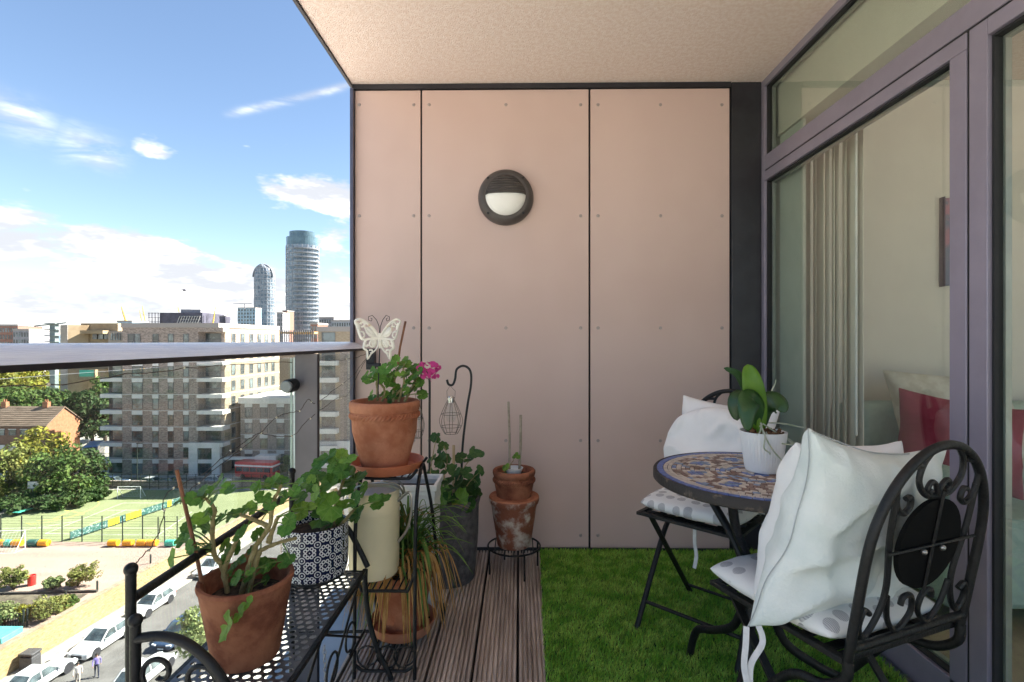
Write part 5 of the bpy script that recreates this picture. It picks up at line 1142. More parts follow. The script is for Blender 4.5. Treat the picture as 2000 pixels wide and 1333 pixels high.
# ---- orchid in a ribbed white pot
OC = at(1503, 926, Z=TZ); OC = Vector((OC.x, OC.y+.04, TZ+.0006)); orc = empty('orchid', OC+Vector((0, 0, .1)), 'orchid with broad green leaves and pale aerial roots', 'plant')
wpot = mat('white_ceramic', (.82, .82, .82), .35, var=.02); WP = empty('ribbed_pot', OC, 'ribbed white ceramic pot on the mosaic table', 'pot')
rib = lambda r, z, a: (r*(1+(.014*math.cos(44*a) if .004 < z < .112 else 0)), z)
MB().lathe([(.048, 0), (.050, .004), (.0515, .012), (.057, .055), (.064, .105), (.0655, .113), (.066, .118), (.0635, .119), (.0615, .112), (.060, .10)], 176, OC, fn=rib).build('body', wpot, WP)
MB().lathe([(0, .104), (.03, .106), (.0605, .102)], 24, OC).build('bark_fill', soil, WP)
bk = MB(); rs = random.Random(4); 
for i in range(60):
    a, r = rs.uniform(0, 6.28), .055*math.sqrt(rs.random()); bk.obox(OC+Vector((r*math.cos(a), r*math.sin(a), .108+rs.uniform(0, .012))), (rs.uniform(.008, .02), rs.uniform(.005, .01), .005), Euler((rs.uniform(-1, 1), rs.uniform(-1, 1), rs.uniform(0, 3))).to_matrix())
tag(bk.build('bark_chips', mat('bark_chip', (.16, .08, .04), .9, var=.5, vs_=30), WP, smooth=False), kind='stuff')
orch_m = mat('orchid_leaf', (.018, .062, .016), .32, col2=(.035, .095, .022), vs_=10, spec=.5, transl=.12); orch_y = mat('orchid_leaf_young', (.10, .24, .015), .35, col2=(.15, .30, .02), vs_=10, spec=.5, transl=.3)
def strap(name, pts, w, nh, m, par, thick=.0015, fold=.25, nseg=14, shape=None):
    C = spline(pts, 5); n = len(C); vs_ = []; nh = Vector(nh)
    for i, p in enumerate(C):
        t = i/(n-1); d = (C[min(i+1, n-1)]-C[max(i-1, 0)]).normalized(); s_ = d.cross(nh).normalized(); u = s_.cross(d).normalized()
        ww = w/2*(shape(t) if shape else max(.03, (math.sin(math.pi*min(1, t*.93+.07)))**.55))
        for k in (-1, -.55, 0, .55, 1): vs_.append(p+s_*ww*k+u*(abs(k)**1.3*ww*fold))
    fs = [(i*5+k, i*5+k+1, (i+1)*5+k+1, (i+1)*5+k) for i in range(n-1) for k in range(4)]
    o = MB().add(vs_, fs).build(name, m, par); s2 = o.modifiers.new('sol', 'SOLIDIFY'); s2.thickness = thick; return o
oy = OC.y
def A3(px, py, dy=0): return at(px, py, Y=oy+dy)
strap('leaf', [A3(1483, 838), A3(1476, 790, .0), A3(1468, 745, -.005), A3(1460, 712, .01)], .062, (-.25, -1, .15), orch_y, orc, fold=.3)
strap('leaf', [A3(1482, 835), A3(1478, 795, -.02), A3(1468, 778, -.05), A3(1461, 800, -.075), A3(1461, 843, -.085)], .066, (-.15, -.9, .5), orch_m, orc, fold=-.18)
strap('leaf', [A3(1478, 830), A3(1462, 790, .02), A3(1444, 776, .03), A3(1436, 795, .03), A3(1440, 822, .03)], .056, (-.4, -.8, .5), orch_m, orc, fold=-.15)
strap('leaf', [A3(1486, 836), A3(1492, 800, .0), A3(1508, 786, -.01), A3(1526, 790, -.02), A3(1534, 806, -.025)], .070, (.15, -.95, .35), orch_m, orc, fold=-.12)
strap('leaf', [A3(1480, 830, .02), A3(1462, 770, .03), A3(1444, 735, .03), A3(1414, 719, .03)], .030, (-.5, -.7, .6), orch_m, orc, fold=.3)
MB().tube([A3(1484, 850), A3(1481, 820), A3(1478, 795)], [.009, .008, .006], 8).build('crown', orch_y, orc)
root_m = mat('aerial_root', (.50, .50, .42), .6, col2=(.33, .38, .25), vs_=50)
for pts, dy in ((((1490, 828), (1520, 848), (1548, 868), (1571, 892)), -.03), (((1486, 830), (1497, 858), (1510, 880), (1530, 905), (1536, 928)), -.066), (((1500, 826), (1532, 828), (1560, 834), (1572, 837)), .02), (((1484, 832), (1494, 850), (1492, 875), (1502, 884), (1504, 888)), -.07),
                (((1520, 850), (1546, 862), (1549, 880), (1540, 895), (1536, 915)), -.0), (((1496, 845), (1510, 862), (1535, 868), (1560, 872)), -.055), (((1506, 778), (1508, 762), (1514, 750), (1516, 742)), .01), (((1488, 828), (1484, 845), (1478, 850)), -.05), (((1486, 826), (1490, 846), (1488, 853)), -.05)):
    MB().tube(spline([A3(*p, dy) for p in pts], 5), .0022, 7).build('root', root_m, orc)
# ================================================================== PLANT STANDS AND POTS
def pot_mb(c, rb, rt, h, rim=.012, rimh=.03, wall=.012, fill=.03, rope=False, n=56):
    p = [(0, 0), (rb*.96, 0), (rb, .004), (rt*.985, h-rimh-.004), (rt+rim*.4, h-rimh), (rt+rim*.75, h-rimh*.55), (rt+rim*.7, h-.006), (rt+rim*.3, h), (rt-wall*.5, h), (rt-wall, h-.006), (rt-wall*1.2-(rt-rb)*.15, h-fill-.01)]
    fn = (lambda r, z, a: (r+(.0022*math.sin(30*a+z*900) if h-.062 < z < h-.028 and r > rb else 0), z)) if rope else None
    if rope: p = p[:3]+[(rt*.985, h*.55), (rt*1.0, h-.066), (rt*1.03, h-.058), (rt*1.045, h-.049), (rt*1.03, h-.040), (rt*1.0, h-.034)]+p[4:]
    return MB().lathe(p, n if not rope else 120, c, fn=fn)
def pot(name, label, c, rb, rt, h, m, fill=.03, **kw):
    c = Vector(c); e = empty(name, c, label, 'pot'); pot_mb(c, rb, rt, h, fill=fill, **kw).build('body', m, e)
    if kw.get('rope'):
        for ph in (0, math.pi): MB().tube([c+Vector(((rt*1.022+.0032*math.cos(26*a+ph))*math.cos(a), (rt*1.022+.0032*math.cos(26*a+ph))*math.sin(a), h-.049+.0060*math.sin(26*a+ph))) for a in np.linspace(0, 2*math.pi, 261)[:-1]], .0045, 6, closed=True).build('rope_band', m, e)
    MB().lathe([(0, h-fill+.004), (rt*.5, h-fill+.006), (rt-.012-(rt-rb)*.12, h-fill)], 28, c).build('soil', soil, e); return e
def saucer(name, label, c, r, m, h=.035):
    c = Vector(c); o = MB().lathe([(0, 0), (r*.86, 0), (r*.9, .004), (r, h-.003), (r*1.015, h), (r*.985, h), (r*.955, h-.006), (r*.86, .008), (0, .008)], 64, c).build(name, m, None, c); return tag(o, label, 'saucer')
# --- low bench stand with a pierced shelf
SX0, SX1, SY0, SY1, SZ1 = -.765, -.498, .93, 1.64, .36
B1 = empty('plant_bench', (-.63, 1.3, 0), 'black iron plant bench with pierced shelf beside the railing', 'plant stand')
def perforated(x0, x1, y0, y1, z, cw=.0245, ch=.0215, hr=.0085):
    b = MB(); nx, ny = int((x1-x0)/cw), int((y1-y0)/ch); cw = (x1-x0)/(nx+.5); ch = (y1-y0)/ny; s8 = [(math.cos(R(22.5+45*k)), math.sin(R(22.5+45*k))) for k in range(8)]
    for j in range(ny):
        off = cw*.5 if j % 2 else 0; ya, yb = y0+j*ch, y0+(j+1)*ch
        e0, e1 = (x0, x0+cw*.5) if j % 2 else (x0+nx*cw, x1); b.add([(e0, ya, z), (e1, ya, z), (e1, yb, z), (e0, yb, z)], [(0, 1, 2, 3)])
        for i in range(nx):
            xa = x0+off+i*cw; xb = xa+cw; cx_, cy_ = (xa+xb)/2, (ya+yb)/2; hh = hr if (i % 6 != 5 and j % 11 != 10) else hr*.8
            o_ = [(xb, cy_+ch*.25), (cx_+cw*.25, yb), (cx_-cw*.25, yb), (xa, cy_+ch*.25), (xa, cy_-ch*.25), (cx_-cw*.25, ya), (cx_+cw*.25, ya), (xb, cy_-ch*.25)]
            I_ = [(cx_+hh*a*1.05, cy_+hh*c) for a, c in s8]; cn = [(xb, yb), (xa, yb), (xa, ya), (xb, ya)]
            b.add([(p[0], p[1], z) for p in o_+I_+cn], [(k, (k+1) % 8, 8+(k+1) % 8, 8+k) for k in range(8)]+[(0, 16, 1), (2, 17, 3), (4, 18, 5), (6, 19, 7)])
    return b
shf = perforated(SX0+.006, SX1-.006, SY0+.006, SY1-.006, SZ1).build('pierced_shelf', mat('shelf_iron', (.14, .14, .15), .32, .5, var=.2, vs_=20), B1, smooth=False); sm_ = shf.modifiers.new('sol', 'SOLIDIFY'); sm_.thickness = .002
for (a, b) in (((SX0, SY0), (SX1, SY0)), ((SX1, SY0), (SX1, SY1)), ((SX1, SY1), (SX0, SY1)), ((SX0, SY1), (SX0, SY0))): MB().bar((a[0], a[1], SZ1-.006), (b[0], b[1], SZ1-.006), .010, .012).build('shelf_edge', black_iron, B1)
PX_ = -.738
for yy, zt in ((.964, .662), (1.655, .672)):
    MB().tube([(PX_, yy, -.262), (PX_, yy, zt)], .0092, 12).build('post', black_iron, B1); o = MB().ball((PX_, yy, zt+.004), .0122, 14, 10).build('knob', black_iron, B1)
for i in range(2):
    yy = (.945, 1.672)[i]; q = -.715
    MB().tube([(q, yy, .30), (q, yy, .575)], .0095, 12).build('arm_post', black_iron, B1); MB().ball((q, yy, .579), .0125, 14, 10).build('knob', black_iron, B1)
    MB().tube(spline([(q, yy, .545), (q+.05, yy, .550), (q+.10, yy, .535), (q+.15, yy, .49), (q+.19, yy, .42), (SX1+.002, yy, SZ1)], 6), .009, 12).build('arm', black_iron, B1)
    for (c, r, a0, tn, sg) in (((q+.045, .482), .034, R(215), .92, -1), ((q+.118, .468), .036, R(-35), .92, 1), ((q+.085, .405), .030, R(90), .9, 1)):
        MB().tube([(x_, yy, z_) for x_, z_ in scroll(c, r, a0, tn, sg)], .0048, 8).build('scroll', black_iron, B1)
    MB().tube(spline([(SX1, yy-.02*i, SZ1), (SX1+.0, yy-.02*i, .30), (SX1+.012, yy-.02*i, .20), (SX1+.04, yy-.02*i, .10), (SX1+.075, yy-.02*i, .03), (SX1+.085, yy-.02*i, .004)], 5), .0085, 10).build('front_leg', black_iron, B1)
    MB().tube([(PX_, yy, .14), (SX1+.02, yy-.02*i, .16)], .005, 8).build('end_brace', black_iron, B1)
MB().tube([(PX_, .966, .608), (PX_, 1.655, .608)], .0095, 12).build('back_rail', black_iron, B1)
for (y0_, y1_) in ((1.0, 1.3), (1.3, 1.6)):
    MB().tube([(SX1-.003, y0_, SZ1-.01), (SX1+.002, y1_, .17)], .0035, 6).build('brace', black_iron, B1); MB().tube([(SX1-.003, y1_, SZ1-.01), (SX1+.002, y0_, .17)], .0035, 6).build('brace', black_iron, B1)
MB().tube([(SX1+.002, .95, .17), (SX1+.002, 1.64, .17)], .005, 8).build('lower_rail', black_iron, B1)
for k in range(4): MB().tube([(SX1+.001, y_, z_) for y_, z_ in scroll((1.08+k*.14, .225), .048, R(-90), 1.0, 1 if k % 2 else -1, 24, .7)], .0035, 6).build('scroll', black_iron, B1)
ch = empty('hanging_chain', at(634, 1262, Y=1.45), 'short thin chain hanging from the edge of the pierced shelf', 'chain')
for k in range(9):
    c = at(633.5+.4*k, 1266+k*8.6, Y=1.45); ax = ((1, 0, 0), (0, 0, 1)) if k % 2 else ((0, 1, 0), (0, 0, 1)); pts = [c+Vector(ax[0])*.0045*math.cos(a)+Vector((0, 0, 1))*.0078*math.sin(a) for a in np.linspace(0, 2*math.pi, 13)[:-1]]
    MB().tube(pts, .0011, 5, closed=True).build('link', rivet_m, ch)
# --- tall stand with A shaped sides
B2 = empty('tiered_plant_stand', (-.43, 1.79, 0), 'black iron tiered plant stand with arched sides', 'plant stand')
for s_, xf, xr_ in ((-1, -.535, -.545), (1, -.338, -.298)):
    MB().tube(spline([(xf, 1.655, .004), (xf, 1.66, .25), (xf, 1.668, .48), (xf-.0, 1.70, .60), (xf, 1.79, .668), (xf, 1.86, .60), ((xf+xr_)/2, 1.89, .45), (xr_, 1.93, .15), (xr_, 1.99, .02), (xr_, 2.03, .012), (xr_, 2.035, .05), (xr_, 2.0, .06)], 6), .0062, 10).build('side_arch', black_iron, B2)
for (z_, ya, yb, drop) in ((.642, 1.70, 1.88, .03), (.285, 1.664, 1.90, .07), (.027, 1.66, 1.95, .02)):
    for yy in (ya, yb): MB().tube(spline([(-.535, yy, z_+drop), (-.515, yy, z_+.004), (-.50, yy, z_), (-.43, yy, z_), (-.375, yy, z_), (-.36, yy, z_+.004), (-.338, yy, z_+drop)], 4), .0052, 8).build('tier_bar', black_iron, B2)
    for k in range(7): x_ = -.50+k*.0215; MB().tube([(x_, ya, z_+.004), (x_, yb, z_+.004)], .0028, 6).build('tier_rod', black_iron, B2)
for k in range(3): MB().tube([(x_, 1.658, z_) for x_, z_ in scroll((-.49+k*.06, .075), .038, R(-90), 1.0, 1 if k % 2 else -1, 24, .75)], .0032, 6).build('scroll', black_iron, B2)
# --- pots on the stands
saucer('saucer', 'wide orange plastic saucer under the large terracotta pot', (-.462, 1.79, .650), .125, mat('orange_saucer', (.55, .17, .085), .55, var=.1, vs_=20))
pot('terracotta_pot', 'large terracotta pot with rope band on top of the tiered stand', (-.470, 1.79, .660), .078, .112, .232, terracotta, fill=.04, rope=True, rimh=.034)
saucer('saucer', 'terracotta plastic saucer on the deck under the grass pot', (-.430, 1.895, .036), .120, mat('terracotta_saucer', (.46, .16, .085), .6, col2=(.55, .24, .15), vs_=9), .042)
pot('terracotta_pot', 'smaller terracotta pot of dry grass on the lowest tier', (-.430, 1.895, .046), .074, .108, .215, terracotta, fill=.03)
pot('terracotta_pot', 'weathered brown terracotta pot on the near end of the pierced bench', (-.640, 1.195, SZ1+.002), .072, .101, .186, terracotta_old, fill=.045, rimh=.012, rim=.004)
# glazed blue and white pot
def tile_pattern():
    m = bpy.data.materials.new('blue_white_glaze'); m.use_nodes = True; t = NT(m.node_tree); p = t.n['Principled BSDF']; p.inputs['Roughness'].default_value = .22
    tc = t.node('ShaderNodeTexCoord').outputs['Object']; s_ = t.node('ShaderNodeSeparateXYZ'); t.put(s_.inputs[0], tc)
    a = t.m('MULTIPLY', t.m('ARCTAN2', s_.outputs[0], s_.outputs[1]), 14/(2*math.pi)); b = t.m('DIVIDE', s_.outputs[2], .0445)
    fa = t.m('ABSOLUTE', t.m('SUBTRACT', t.m('FRACT', t.m('ADD', a, 100)), .5)); fb = t.m('ABSOLUTE', t.m('SUBTRACT', t.m('FRACT', t.m('ADD', b, 100)), .5))
    def band(v, w): return t.m('LESS_THAN', t.m('ABSOLUTE', v), w)
    d1 = t.m('SQRT', t.m('ADD', t.m('MULTIPLY', fa, fa), t.m('MULTIPLY', fb, fb)))                      # round the cell centre
    ca, cb = t.m('SUBTRACT', .5, fa), t.m('SUBTRACT', .5, fb); d2 = t.m('SQRT', t.m('ADD', t.m('MULTIPLY', ca, ca), t.m('MULTIPLY', cb, cb)))
    e1 = t.m('SQRT', t.m('ADD', t.m('POWER', t.m('SUBTRACT', fa, .27), 2), t.m('POWER', t.m('SUBTRACT', fb, .13), 2))); e2 = t.m('SQRT', t.m('ADD', t.m('POWER', t.m('SUBTRACT', fa, .13), 2), t.m('POWER', t.m('SUBTRACT', fb, .27), 2)))
    wob = t.m('MULTIPLY', t.m('SUBTRACT', t.noise(tc, 90, 2), .5), .06)
    f = band(t.m('ADD', t.m('SUBTRACT', e1, .10), wob), .036)
    for g in (band(t.m('ADD', t.m('SUBTRACT', e2, .10), wob), .036), band(t.m('ADD', t.m('SUBTRACT', d2, .19), wob), .032), band(d1, .045), band(d2, .055)): f = t.m('MAXIMUM', f, g)
    t.put(p.inputs['Base Color'], t.mix(f, (.012, .016, .055, 1), (.74, .74, .76, 1))); return m
gp_ = Vector((-.640, 1.60, SZ1+.002)); e = empty('glazed_pot', gp_, 'blue and white patterned glazed pot on the pierced bench', 'pot')
MB().lathe([(0, .012), (.086, .012), (.094, .018), (.099, .04), (.100, .10), (.099, .160), (.100, .168), (.096, .170), (.092, .166), (.092, .14)], 64, gp_).build('body', tile_pattern(), e)
MB().lathe([(.0, 0), (.078, 0), (.084, .004), (.084, .0125)], 40, gp_).build('base', joint_m, e); MB().lathe([(0, .145), (.0915, .142)], 28, gp_).build('soil', soil, e)
# watering can
wc = Vector((-.505, 1.782, .2925)); can = empty('watering_can', wc, 'cream enamel watering can with wire handle on the tiered stand', 'watering can')
cream = mat('cream_enamel', (.88, .76, .50), .38, var=.03, vs_=6, spec=.45); tin = mat('tin_wire', (.55, .54, .52), .3, .9)
MB().lathe([(0, .002), (.080, .002), (.082, .006), (.085, .012), (.086, .22), (.0875, .224), (.086, .229), (.0875, .234), (.086, .239), (.086, .285), (.0885, .288), (.0885, .293), (.085, .293), (.083, .28), (.083, .02), (0, .02)], 64, wc).build('body', cream, can)
MB().lathe([(0, .276), (.07, .276), (.0832, .274), (.0832, .272), (0, .270)], 48, wc).build('lid', mat('lid_white', (.86, .85, .80), .4, var=.03), can)
for k, (tilt, r) in enumerate(((.75, .098), (1.05, .104))):
    u = Vector((math.cos(.35), math.sin(.35), 0)); v_ = Vector((-u.y*math.cos(tilt)*-1, -u.x*math.cos(tilt), math.sin(tilt))); v_ = Vector((.30*math.cos(tilt), -.95*math.cos(tilt), math.sin(tilt))); c0 = wc+Vector((.0, .0, .262))
    MB().tube([c0+Vector((.95, .30, 0))*r*math.cos(a)+v_*r*math.sin(a)*1.05 for a in np.linspace(0, math.pi, 22)], .0036, 8).build('handle', tin, can)
MB().tube(spline([wc+Vector((.083, -.01, .25)), wc+Vector((.125, -.02, .285)), wc+Vector((.135, -.02, .24)), wc+Vector((.12, -.015, .16)), wc+Vector((.085, -.01, .11))], 6), .0036, 8, flat=1.6).build('side_handle', tin, can)
for s_ in (-1, 1): MB().ball(wc+Vector((.0855*.95*s_, .0855*.30*s_, .262)), .008, 10, 8).build('handle_pivot', tin, can)
MB().tube(spline([wc+Vector((-.08, .02, .06)), wc+Vector((-.13, .05, .15)), wc+Vector((-.17, .07, .27))], 6), [.022]+[.016]*11+[.012], 14).build('spout', cream, can)
# tall white ribbed planter behind
wp0 = Vector((-.447, 2.11, .0)); tr = empty('white_planter', wp0, 'white ribbed rectangular planter behind the watering can', 'planter'); wpl = mat('white_resin', (.78, .78, .77), .5, var=.03)
b = MB(); L_ = [(z_*.0212, (1.0 if z_ % 2 else .972)) for z_ in range(25)]
for (z_, k_), (z2, k2) in zip(L_, L_[1:]):
    a_, b_ = .115*k_*(.86+.14*z_/.52), .085*k_*(.86+.14*z_/.52); a2, b2 = .115*k2*(.86+.14*z2/.52), .085*k2*(.86+.14*z2/.52)
    q = [(-a_, -b_, z_), (a_, -b_, z_), (a_, b_, z_), (-a_, b_, z_), (-a2, -b2, z2), (a2, -b2, z2), (a2, b2, z2), (-a2, b2, z2)]; b.add([wp0+Vector(p) for p in q], [(0, 1, 5, 4), (1, 2, 6, 5), (2, 3, 7, 6), (3, 0, 4, 7)])
b.build('body', wpl, tr, smooth=False); b = MB()
for (x0, x1, y0, y1) in ((-.122, .122, -.092, -.078), (-.122, .122, .078, .092), (-.122, -.108, -.078, .078), (.108, .122, -.078, .078)): b.box(wp0.x+x0, wp0.x+x1, wp0.y+y0, wp0.y+y1, .505, .528)
b.build('rim', wpl, tr, bevel=.003); MB().box(wp0.x-.107, wp0.x+.107, wp0.y-.077, wp0.y+.077, .48, .49).build('soil', soil, tr)
# grey planter
gp2 = Vector((-.330, 2.385, 0)); gpl = empty('grey_planter', gp2, 'tall dark grey textured planter against the wall', 'planter')
MB().lathe([(0, .0), (.118, .0), (.124, .008), (.140, .20), (.143, .34), (.146, .352), (.149, .362), (.146, .375), (.138, .376), (.134, .36), (.13, .30)], 56, gp2).build('body', mat('grey_stone', (.075, .07, .075), .75, col2=(.14, .13, .135), vs_=30, bump=.6, bs=110), gpl); MB().lathe([(0, .33), (.133, .325)], 28, gp2).build('soil', soil, gpl)
# stacked pots on a small stand
sp = Vector((at(1004, 1075, Y=2.46).x, 2.46, 0)); ps = empty('pot_stand', sp, 'small round black metal plant stand against the wall', 'plant stand')
for z_, r in ((.118, .125),): MB().tube(arc(sp+Vector((0, 0, z_)), r, 0, 2*math.pi, 36, ((1, 0, 0), (0, 1, 0)))[:-1], .0045, 8, closed=True).build('ring', black_iron, ps)
for k in range(4): a = k*math.pi/2+.4; MB().tube([sp+Vector((.125*math.cos(a), .125*math.sin(a), .118)), sp+Vector((.125*math.cos(a), .125*math.sin(a), .0))], .0045, 8).build('leg', black_iron, ps)
for k in range(5): x_ = -.09+k*.045; h_ = math.sqrt(.125**2-x_*x_); MB().tube([sp+Vector((x_, -h_, .119)), sp+Vector((x_, h_, .119))], .003, 6).build('cross_bar', black_iron, ps)
weath = mat('limed_terracotta', (.27, .10, .06), .9, col2=(.62, .54, .47), vs_=15, bump=.4, bs=60, lo=.44, hi=.66, detail=9, spec=.15)
lp = pot('terracotta_pot', 'lime stained terracotta pot on the small round stand', sp+Vector((0, 0, .123)), .080, .112, .235, weath, fill=.05, rimh=.03); MB().lathe([(.1140, .212), (.1195, .215), (.120, .232), (.1175, .2365), (.112, .2365)], 56, lp.location).build('rim_band', terracotta, lp)
pot('terracotta_pot', 'rope banded terracotta pot stacked inside the stained pot', sp+Vector((0, 0, .320)), .076, .094, .165, terracotta_old, fill=.03, rope=True, rimh=.028)
wp1 = sp+Vector((.0, -.015, .462)); o = MB().lathe([(.030, 0), (.042, .030), (.044, .034), (.041, .034), (.038, .02), (0, .02)], 32, wp1).build('small_pot', wpot, None, wp1); tag(o, 'small white plastic pot inside the stacked terracotta pot', 'pot')
for i, (a, b_, lab) in enumerate((((995, 918), (993, 785), 'taller thin cane in the stacked pots'), ((1014, 920), (1017, 811), 'shorter thicker cane in the stacked pots'))):
    p, q = at(*a, Y=2.47), at(*b_, Y=2.475); p.z = .455; tag(MB().tube([p, p.lerp(q, .5)+Vector((.003, 0, 0)), q], [.0055+.001*i]*3, 8).build('garden_cane', mat('grey_cane', (.36, .30, .23), .85, var=.2, vs_=40), None, p), lab+' against the wall', 'cane')

# ================================================================== PLANTS
def scallop_leaf(n=27, lobes=9, ruf=.10, cup=.22, seed=0, notch=.55):
    rs = random.Random(seed); vs_ = [(0, 0, 0)]; fs = []; ph = rs.random()*6
    A = [math.pi*(-.93)+2*math.pi*.93*k/n for k in range(n+1)]
    for ring in (.5, 1.0):
        for a in A:
            r = ring*(1+.085*math.cos(lobes*a+.3)*(ring > .6)+.05*math.sin(2*a+ph)); edge = 1-notch*math.exp(-((math.pi-abs(a))/.35)**2)
            r *= edge; z = cup*r*r*(.6+.4*math.sin(a+ph))+ruf*ring*ring*math.cos(lobes*a*.5+ph)*.6 - .05*math.exp(-(a/.2)**2)*r
            vs_.append((r*math.sin(a), r*math.cos(a), z))
    m = n+1
    for k in range(n): fs.append((0, 1+k+1, 1+k)); fs.append((1+k, 1+k+1, 1+m+k+1, 1+m+k))
    return MB().add(vs_, fs)
def veined(name, c1, c2, vein, transl=.3):
    m = mat(name, c1, .5, col2=c2, vs_=2.0, spec=.35, transl=0, island=.22)
    t = NT(m.node_tree); p = t.n['Principled BSDF']; tc = t.node('ShaderNodeTexCoord').outputs['Object']; s_ = t.node('ShaderNodeSeparateXYZ'); t.put(s_.inputs[0], tc)
    a = t.m('ARCTAN2', s_.outputs[0], s_.outputs[1]); v = t.smooth(t.m('COSINE', t.m('MULTIPLY', a, 9)), .86, 1.0)
    src = p.inputs['Base Color'].links[0].from_socket; c = t.mix(t.m('MULTIPLY', v, .45), src, tuple(vein)+(1,)); t.put(p.inputs['Base Color'], c)
    tr_ = t.node('ShaderNodeBsdfTranslucent'); t.put(tr_.inputs[0], c); mx = t.node('ShaderNodeMixShader'); mx.inputs[0].default_value = transl
    t.l.new(p.outputs[0], mx.inputs[1]); t.l.new(tr_.outputs[0], mx.inputs[2]); t.l.new(mx.outputs[0], t.n['Material Output'].inputs[0]); return m
lf_a = veined('geranium_leaf', (.055, .15, .02), (.11, .235, .035), (.20, .33, .08)); lf_b = veined('geranium_leaf_young', (.11, .24, .025), (.18, .33, .04), (.28, .42, .10)); lf_c = veined('ivy_leaf', (.03, .085, .022), (.06, .13, .03), (.11, .19, .06)); lf_dry = mat('dry_leaf', (.22, .10, .03), .8, col2=(.36, .20, .07), vs_=40, transl=.2)
LV = {}
for key, m in (('a', lf_a), ('b', lf_b), ('c', lf_c), ('d', lf_dry)): LV[key] = [scallop_leaf(seed=s_, ruf=.07+.05*s_, cup=.12+.1*s_).mesh('leaf', m) for s_ in range(3)]
stem_m = mat('plant_stem', (.22, .17, .07), .8, col2=(.34, .28, .13), vs_=60, bump=.4, bs=120); pet_m = mat('petiole', (.14, .22, .05), .6, var=.2, vs_=40)
def px_plant(name, label, base, Y, stems, leaves, org, sc, spread=.06, young=.25, key='a', stem_r=.006, face=(-.45, -.75, .75), seed=1, extra=.95):
    """stems and leaves read off an enlarged crop (origin org, scale sc), standing round depth Y"""
    rs = random.Random(seed); e = empty(name, base, label, 'plant'); conv = lambda x_, y_: (org[0]+x_/sc, org[1]+y_/sc); SP = []
    for pts in stems:
        dyy = rs.uniform(-spread*.4, spread*.4); P = spline([at(*conv(x_, y_), Y=Y+dyy*i/max(1, len(pts)-1)) for i, (x_, y_) in enumerate(pts)], 6); P = [p+Vector((rs.uniform(-1, 1), rs.uniform(-1, 1), 0))*.0012 for p in P]
        MB().tube(P, [stem_r*(1-.5*i/len(P))*rs.uniform(.88, 1.15) for i in range(len(P))], 9).build('stem', stem_m, e); SP += P[2:]
    pt = MB(); rx_ = random.Random(seed+50)
    leaves = list(leaves)+[(L_[0]+rx_.uniform(-.6, .6)*L_[2], L_[1]+rx_.uniform(-.5, .6)*L_[2], L_[2]*rx_.uniform(.6, .9)) for L_ in leaves if len(L_) < 5 and rx_.random() < extra]
    for i, L_ in enumerate(leaves):
        x_, y_, s_ = L_[:3]; dy = rs.uniform(-spread, spread) if len(L_) < 5 else L_[4]; p = at(*conv(x_, y_), Y=Y+dy); r = s_/sc/2*(Y+dy)/1000*1.5
        k = L_[3] if len(L_) > 3 else ('b' if key == 'a' and rs.random() < young else key); best = min(SP, key=lambda q: (q-p).length+abs(q.z-p.z+.02)*.4)
        nv = (Vector(face)+Vector((rs.uniform(-.7, .7), rs.uniform(-.5, .5), rs.uniform(-.5, .6)))).normalized(); out = p-best; out = out-nv*out.dot(nv)
        yv = out.normalized() if out.length > 1e-4 else nv.orthogonal().normalized(); xv = yv.cross(nv).normalized()
        M = Matrix((xv, yv, nv)).transposed().to_4x4(); M.translation = p-Vector(base)-yv*r*.25
        o = bpy.data.objects.new('leaf', rs.choice(LV[k])); COL.objects.link(o); o.parent = e; o.matrix_basis = M @ Matrix.Diagonal((r, r*rs.uniform(.85, 1.05), r, 1))
        j = M.translation+Vector(base); pt.tube(spline([best, best.lerp(j, .5)+Vector((0, 0, .25*(best-j).length*.3)), j], 4), .0016, 6)
    tag(pt.build('petioles', pet_m, e), kind='stuff'); return e
O4, S4 = (220, 860), 2.818
px_plant('geranium', 'leggy geranium with scalloped leaves in the weathered near pot', (-.64, 1.195, .50), 1.195,
    [[(640, 900), (610, 720), (560, 620), (548, 480), (560, 380), (500, 310)], [(700, 880), (750, 700), (790, 580), (860, 480), (890, 330), (930, 250)], [(740, 870), (800, 640), (830, 600), (930, 560), (1010, 540)], [(720, 880), (750, 830), (760, 780)], [(850, 480), (830, 460), (700, 410)], [(610, 720), (660, 600), (690, 540)], [(860, 560), (880, 500), (910, 420)]],
    [(600, 215, 62), (500, 270, 58), (640, 280, 60), (430, 330, 62), (560, 260, 46), (440, 450, 64), (400, 480, 46), (530, 400, 60), (500, 440, 54), (690, 400, 60), (640, 430, 48), (430, 510, 60), (380, 560, 54), (420, 590, 54), (330, 650, 72), (450, 620, 46), (620, 570, 58), (680, 580, 52), (640, 640, 54), (750, 465, 72), (760, 370, 54), (700, 530, 52), (820, 320, 58), (800, 250, 54), (880, 230, 66), (930, 215, 58), (1030, 235, 62, 'b'), (1040, 310, 64), (1050, 390, 88, 'b'), (970, 475, 78), (930, 300, 58), (860, 360, 50), (800, 510, 54), (710, 660, 58), (670, 700, 52), (840, 680, 64), (955, 660, 66), (880, 690, 52), (760, 740, 58), (690, 760, 60), (640, 820, 66), (850, 762, 46), (745, 905, 60, 'b', -.105), (700, 960, 62, 'b', -.118), (640, 1030, 100, 'b', -.125), (770, 610, 60, 'd'), (360, 340, 46, 'b'), (480, 330, 50), (560, 330, 44), (520, 480, 46), (590, 430, 44)], O4, S4, spread=.075, stem_r=.0068, seed=11)
st1 = MB().tube([at(400, 1170, Y=1.17), at(383, 1080, Y=1.16), at(345, 918, Y=1.15)], .0042, 8).build('plant_stake', brown_stick, None, at(400, 1170, Y=1.17)); tag(st1, 'dark brown stake leaning in the weathered near pot', 'stake')
